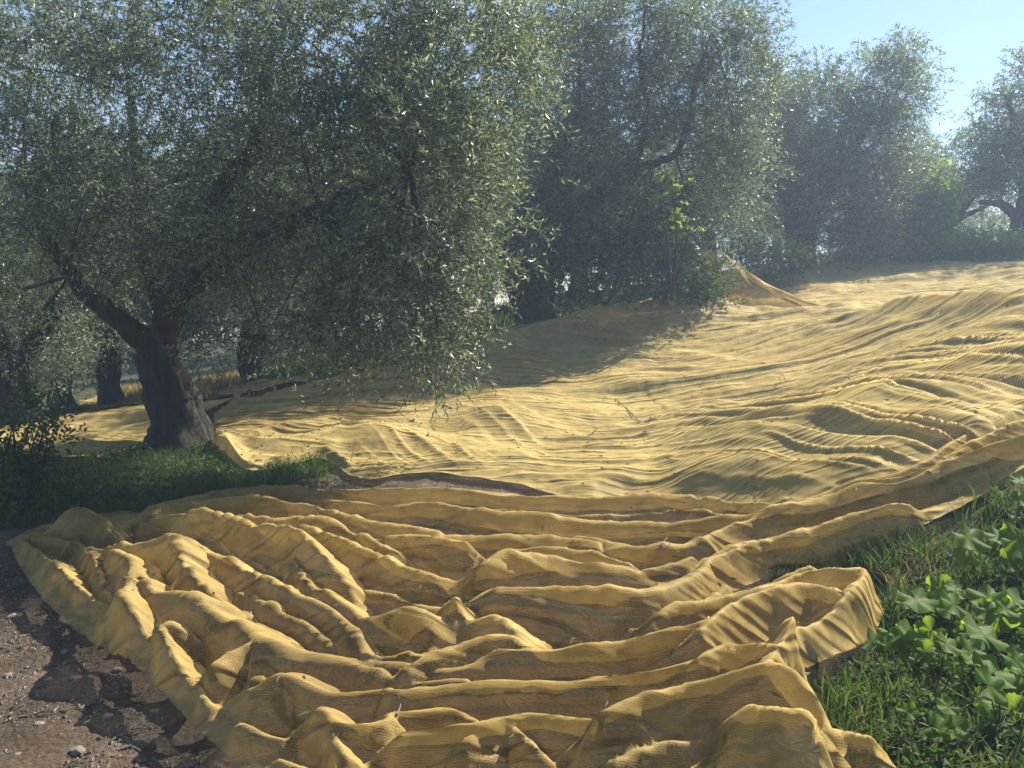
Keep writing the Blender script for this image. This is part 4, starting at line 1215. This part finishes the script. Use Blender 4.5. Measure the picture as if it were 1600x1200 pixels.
mallow('mallow with large sunlit lobed leaf nearest the net arm', (1520, 900), [(1512, 838, 3.75, .085), (1505, 868, 3.7, .05), (1560, 838, 3.8, .06), (1592, 842, 3.8, .075), (1535, 880, 3.8, .05), (1588, 880, 3.75, .06)], 71)
mallow('mallow with bright lobed leaves above the shaded bank at right', (1555, 990), [(1545, 935, 3.35, .06), (1560, 960, 3.3, .055), (1590, 940, 3.4, .06), (1530, 990, 3.3, .06), (1590, 1000, 3.3, .06), (1570, 1020, 3.25, .05), (1505, 1005, 3.3, .05)] + ring(1570, 960, 3.35, 6, 35, 30, .045, 1), 72)
mallow('mallow with glossy leaves touching the end of the net loop', (1420, 1060), [(1362, 1003, 3.25, .05), (1395, 995, 3.25, .055), (1428, 1000, 3.2, .065), (1455, 985, 3.25, .055), (1410, 1025, 3.15, .05), (1445, 1020, 3.15, .055), (1322, 1056, 3.1, .028)] + ring(1420, 1010, 3.2, 6, 35, 22, .04, 2), 73)
mallow('mallow spreading broad dark leaves at the lower right corner', (1570, 1150), ring(1565, 1080, 2.85, 14, 45, 45, .06, 3), 74)
mallow('low mallow in the shade below the glossy leaved one', (1430, 1140), ring(1440, 1080, 2.95, 11, 50, 35, .038, 4), 75)
mallow('small mallow sprouting beside the fallen fold at the bottom right', (1370, 1150), ring(1370, 1120, 2.85, 8, 40, 25, .025, 5), 76)
mallow('mallow at the right edge below the net arm', (1600, 800), ring(1590, 775, 4.3, 7, 25, 22, .04, 6), 77)

mallow('mallow clump with upright bright leaves in the middle of the right bank', (1490, 1000), ring(1485, 950, 3.5, 10, 40, 30, .05, 7), 78)
mallow('dense mallow clump cut by the right edge above the corner', (1600, 1100), ring(1590, 1040, 3.0, 12, 30, 35, .055, 8), 79)
mallow('mallow with many small leaves low in front of the dense clump', (1500, 1170), ring(1500, 1130, 2.75, 12, 45, 30, .04, 9), 80)

# --- small leafy ground weeds filling the bank
def leaf_litter(name, label, pts, hmax, ll, lw, seed, mat):
    g = np.random.default_rng(seed)
    n = len(pts)
    Pt = np.c_[pts, gz(pts[:, 0], pts[:, 1]) + hmax * g.uniform(0, 1, n) ** 1.3]
    D = unit(g.normal(size=(n, 3)) * np.array([1, 1, .35]) + np.array([0, 0, .25]))
    V, Fc = leaves_on_twigs(g, Pt, D, g.uniform(0.03, 0.08, n), 4, ll, lw, 0.1, 1.0)
    return tag(add(name, mesh_np(name, V, Fc), mat), label, 'weeds', kind='stuff')


leaf_litter('ground_weeds', 'mat of small leafy weeds on the lower right bank', scatter([(1275, 1110), (1365, 1030), (1400, 940), (1600, 850), (1700, 900), (1700, 1300), (1400, 1250), (1290, 1165)], 1500, 85, 0.04), 0.13, 0.036, 0.017, 85, M_bush)
leaf_litter('ground_weeds', 'small dark clover leaves in the shade under the leaning olive', scatter([(-60, 830), (100, 820), (240, 795), (330, 772), (430, 755), (335, 705), (250, 700), (90, 735), (-60, 750)], 2500, 86, 0.08), 0.10, 0.032, 0.02, 86, M_bush)

# --- bright sapling behind the hitched net: leaves as parts
sb_ = hit(1050, 470); sd_ = 12.1
sroot = empty('sapling', tuple(sb_)); tag(sroot, 'sapling with bright yellow green leaves rising from the dark bushes', 'sapling')
g = np.random.default_rng(81)
for k, (x0, y0, x1, y1) in enumerate(((1050, 470, 1055, 300), (1052, 450, 1078, 345), (1048, 460, 1030, 310))):
    pth = catmull([P(x0, y0, sd_), P((x0 + x1) / 2 + 4, (y0 + y1) / 2, sd_), P(x1, y1, sd_)], 8) - sb_
    V, Fc = tube(pth, np.linspace(0.03, 0.008, len(pth)), 6)
    add('stem', mesh_np('stem', V, Fc, True), M_bark, sroot)
sm_ = mallow_leaf_mesh(5); sm_.materials.clear(); sm_.materials.append(M_fig)
for k in range(62):
    if k < 26: px, py = 1070 + g.normal() * 14, 345 + g.normal() * 14
    elif k < 50: px, py = 1045 + g.normal() * 14, 292 + g.normal() * 16
    else: px, py = 1040 + g.normal() * 16, 330 + g.normal() * 25
    c = P(px, py, sd_ + g.normal() * 0.15)
    o = add('leaf', sm_, None, sroot); o.location = tuple(c - sb_)
    s = g.uniform(0.06, 0.11); o.scale = (s * 0.7, s, s); o.rotation_euler = (g.uniform(-1, .6), g.uniform(-.8, .8), g.uniform(0, 6.28))


# ------------------------------------------------------------------ stones, sticks, litter
def rock_mesh(seed, sub=2):
    import bmesh
    bm = bmesh.new()
    bmesh.ops.create_icosphere(bm, subdivisions=sub, radius=1)
    r_ = random.Random(seed)
    off = r_.uniform(0, 50)
    for v_ in bm.verts:
        c = v_.co
        k = 1 + 0.28 * float(vnoise(c.x * 1.3 + off, c.y * 1.3 + c.z * 1.1, seed % 8)) + 0.12 * float(vnoise(c.x * 3 + off, c.z * 3 + c.y * 2, (seed + 1) % 8))
        v_.co = c * k
        v_.co.z *= 0.62
    me = bpy.data.meshes.new('stone')
    bm.to_mesh(me); bm.free()
    me.materials.append(M_stone)
    return me


RM = [rock_mesh(s) for s in range(5)]
stones = [(22, 963, .040, 'largest pale stone on the dirt beside the net at the left edge'), (100, 1015, .022, 'pale chip of stone on dirt by the net shadow'),
          (120, 1058, .026, 'grey stone lying in the net shadow on the dirt'), (168, 1112, .022, 'rounded stone on the dirt low left of the net'), (60, 1125, .024, 'stone on sunny dirt near the lower left corner'),
          (30, 1172, .020, 'small stone at the lower left corner'), (122, 1168, .028, 'brown stone low in the shaded dirt'), (75, 1060, .018, 'small stone in the middle of the sunny dirt'),
          (12, 1050, .020, 'stone on the dirt cut close to the left edge'), (185, 1048, .022, 'stone under the net hem in shade'), (240, 1105, .020, 'stone right by the lower net hem'), (90, 980, .016, 'tiny pale stone below the net tip')]
for k, (px, py, r, lb) in enumerate(stones):
    r = r * 0.8
    c = hit(px, py)
    o = add('stone', RM[k % 5], None); o.location = (c[0], c[1], float(gz(c[0], c[1])) + r * 0.35)
    o.scale = (r * 1.2, r, r); o.rotation_euler = (random.uniform(-.2, .2), random.uniform(-.2, .2), random.uniform(0, 6))
    tag(o, lb, 'stone', 'stones on the dirt track')
# gravel
g = np.random.default_rng(91)
gp = np.vstack([scatter([(-80, 880), (10, 865), (120, 1000), (230, 1085), (360, 1230), (300, 1300), (-80, 1300)], 9000, 92), scatter([(430, 768), (500, 745), (640, 750), (900, 785), (880, 800), (600, 775)], 1800, 93)])
ico = np.array([(0, 0, 1), (.9, 0, .1), (-.3, .85, .1), (-.5, -.7, .15), (.2, .3, -.5)], float)
fc = np.array([(0, 1, 2), (0, 2, 3), (0, 3, 1), (4, 2, 1), (4, 3, 2), (4, 1, 3)])
sz = 0.0028 + 0.010 * g.uniform(0, 1, len(gp)) ** 4
rot = g.uniform(0, 6.28, len(gp))
sh = ico[None] * g.uniform(0.6, 1.3, (len(gp), 5, 3))
c_, s_ = np.cos(rot)[:, None], np.sin(rot)[:, None]
V = np.stack([sh[..., 0] * c_ - sh[..., 1] * s_, sh[..., 0] * s_ + sh[..., 1] * c_, sh[..., 2] * 0.7], -1) * sz[:, None, None]
V += np.c_[gp, gz(gp[:, 0], gp[:, 1]) + sz * 0.25][:, None]
me = mesh_np('gravel', V, (fc[None] + (np.arange(len(gp)) * 5)[:, None, None]).reshape(-1, 3))
tag(add('gravel', me, M_stone), 'loose gravel and crumbs of soil on the dirt track', 'gravel', kind='stuff')


dg = bpy.context.evaluated_depsgraph_get()
dg.update()


def on_top(px, py):
    r = ray(px, py)
    best = None
    for o in (netB, netA, ground):
        e = o.evaluated_get(dg)
        ok, loc, nn, i = e.ray_cast(Vector((0, 0, CAMZ)), Vector(r).normalized())
        if ok and (best is None or loc.y < best.y): best = loc.copy()
    return np.array(best)


def stick(label, pts_px, rad, seed, forks=2, lift=0.012):
    g = np.random.default_rng(seed)
    w_ = np.array([on_top(*q_) + np.array([0, 0, lift]) for q_ in pts_px])
    base = w_[0]
    c = catmull(w_, 5)
    root = empty('dry_twig', tuple(base)); tag(root, label, 'twig', 'dry twigs fallen about')
    V, Fc = tube(c - base, np.linspace(rad, rad * .4, len(c)), 5)
    add('stem', mesh_np('stem', V, Fc, True), M_stick, root)
    for k in range(forks):
        i = int(len(c) * (0.3 + 0.5 * k / max(1, forks)))
        L_ = np.linalg.norm(c[-1] - c[0]) * 0.35
        e = c[i] + np.array([g.normal() * L_ * .6, g.normal() * L_ * .5, abs(g.normal()) * L_ * .3 + 0.01])
        V, Fc = tube(catmull([c[i], (c[i] + e) / 2 + g.normal(size=3) * L_ * .06, e], 4) - base, np.linspace(rad * .6, rad * .25, 9), 4)
        add('side_shoot', mesh_np('side_shoot', V, Fc, True), M_stick, root)
    return root


stick('long bare twig lying on the sunny slope net mid picture', [(962, 625), (985, 645), (1000, 660), (1018, 658)], 0.006, 1, 3)
stick('curled twig with dry leaves at the end of the long bare twig', [(1008, 660), (1022, 655), (1040, 652)], 0.008, 2, 4)
stick('small dark twig on the slope net left of the long one', [(920, 682), (932, 672), (936, 668)], 0.006, 3, 2)
stick('little forked twig on the slope net uphill right', [(1212, 604), (1226, 598), (1234, 592)], 0.005, 4, 2)
stick('dark curved twig caught on the front net folds', [(1030, 862), (1036, 850), (1044, 842)], 0.005, 5, 1)
stick('thin dark twig across a lower fold of the front net', [(620, 1122), (626, 1105), (621, 1088)], 0.004, 6, 0)
stick('pale broken stick on the shaded dirt at bottom left', [(188, 1172), (205, 1168), (222, 1176)], 0.006, 7, 0, 0.004)
stick('slender stick lying on the sunny dirt at left', [(30, 1122), (50, 1118), (70, 1110)], 0.004, 8, 0, 0.004)
stick('thin twig on an upper fold of the front net at left', [(494, 795), (497, 805), (494, 815)], 0.004, 9, 0)

# fallen olive leaves and olives caught on the nets and the track
g = np.random.default_rng(97)
kB = g.integers(0, len(co), 380); kA = g.integers(0, NU * NV, 900)
pl = np.vstack([co[kB] + [0, 0, .006], XA.reshape(-1, 3)[kA] + [0, 0, .008]])
gpl = scatter([(-80, 880), (10, 865), (120, 1000), (230, 1085), (360, 1230), (300, 1300), (-80, 1300)], 220, 98)
pl = np.vstack([pl, np.c_[gpl, gz(gpl[:, 0], gpl[:, 1]) + .004]])
dl = unit(g.normal(size=(len(pl), 3)) * np.array([1, 1, .12]))
V, Fc = leaves_on_twigs(g, pl, dl, np.full(len(pl), 0.01), 1, 0.05, 0.012, 0.0, 0.15)
tag(add('fallen_leaves', mesh_np('fallen_leaves', V, Fc), leaf_mat('fallen_leaf', [(0.05, 0.045, 0.02), (0.10, 0.08, 0.04), (0.16, 0.14, 0.09)], 0.15)), 'fallen olive leaves scattered over the nets and the track', 'leaf litter', kind='stuff')

# brown seed burr on the bank
bc = hit(1415, 960)
V, Fc = [], []
g = np.random.default_rng(95)
Pt = np.repeat(np.array([[0, 0, 0.03]]), 420, 0); Dd = unit(g.normal(size=(420, 3)))
V, Fc = twig_stems(Pt, Dd, g.uniform(0.035, 0.05, 420), 0.0012, 0.1)
o = add('dry_thistle_head', mesh_np('dry_thistle_head', V, Fc), M_brown, None, tuple(bc))
tag(o, 'brown bristly dry thistle head on the bank beyond the net loop', 'thistle')

# ------------------------------------------------------------------ haze
hx = np.array([(x, y, z) for x in (-64, 64) for y in (-14, 94) for z in (-9, 13.5)], float)
hf = np.array([(0, 1, 3, 2), (4, 6, 7, 5), (0, 4, 5, 1), (2, 3, 7, 6), (0, 2, 6, 4), (1, 5, 7, 3)])
hm, t = newmat('morning_haze')
pv = N(t, 'ShaderNodeVolumePrincipled')
pv.inputs['Color'].default_value = (0.58, 0.76, 1.0, 1)
pv.inputs['Density'].default_value = 0.0048
pv.inputs['Anisotropy'].default_value = 0.2
out = N(t, 'ShaderNodeOutputMaterial'); t.links.new(pv.outputs[0], out.inputs['Volume'])
ho = add('haze', mesh_np('haze', hx, hf), hm)
tag(ho, 'thin pale haze in the air of the grove', 'haze', kind='stuff')
print('TRIS', sum(len(o.data.polygons) * 2 for o in bpy.data.objects if o.type == 'MESH'))
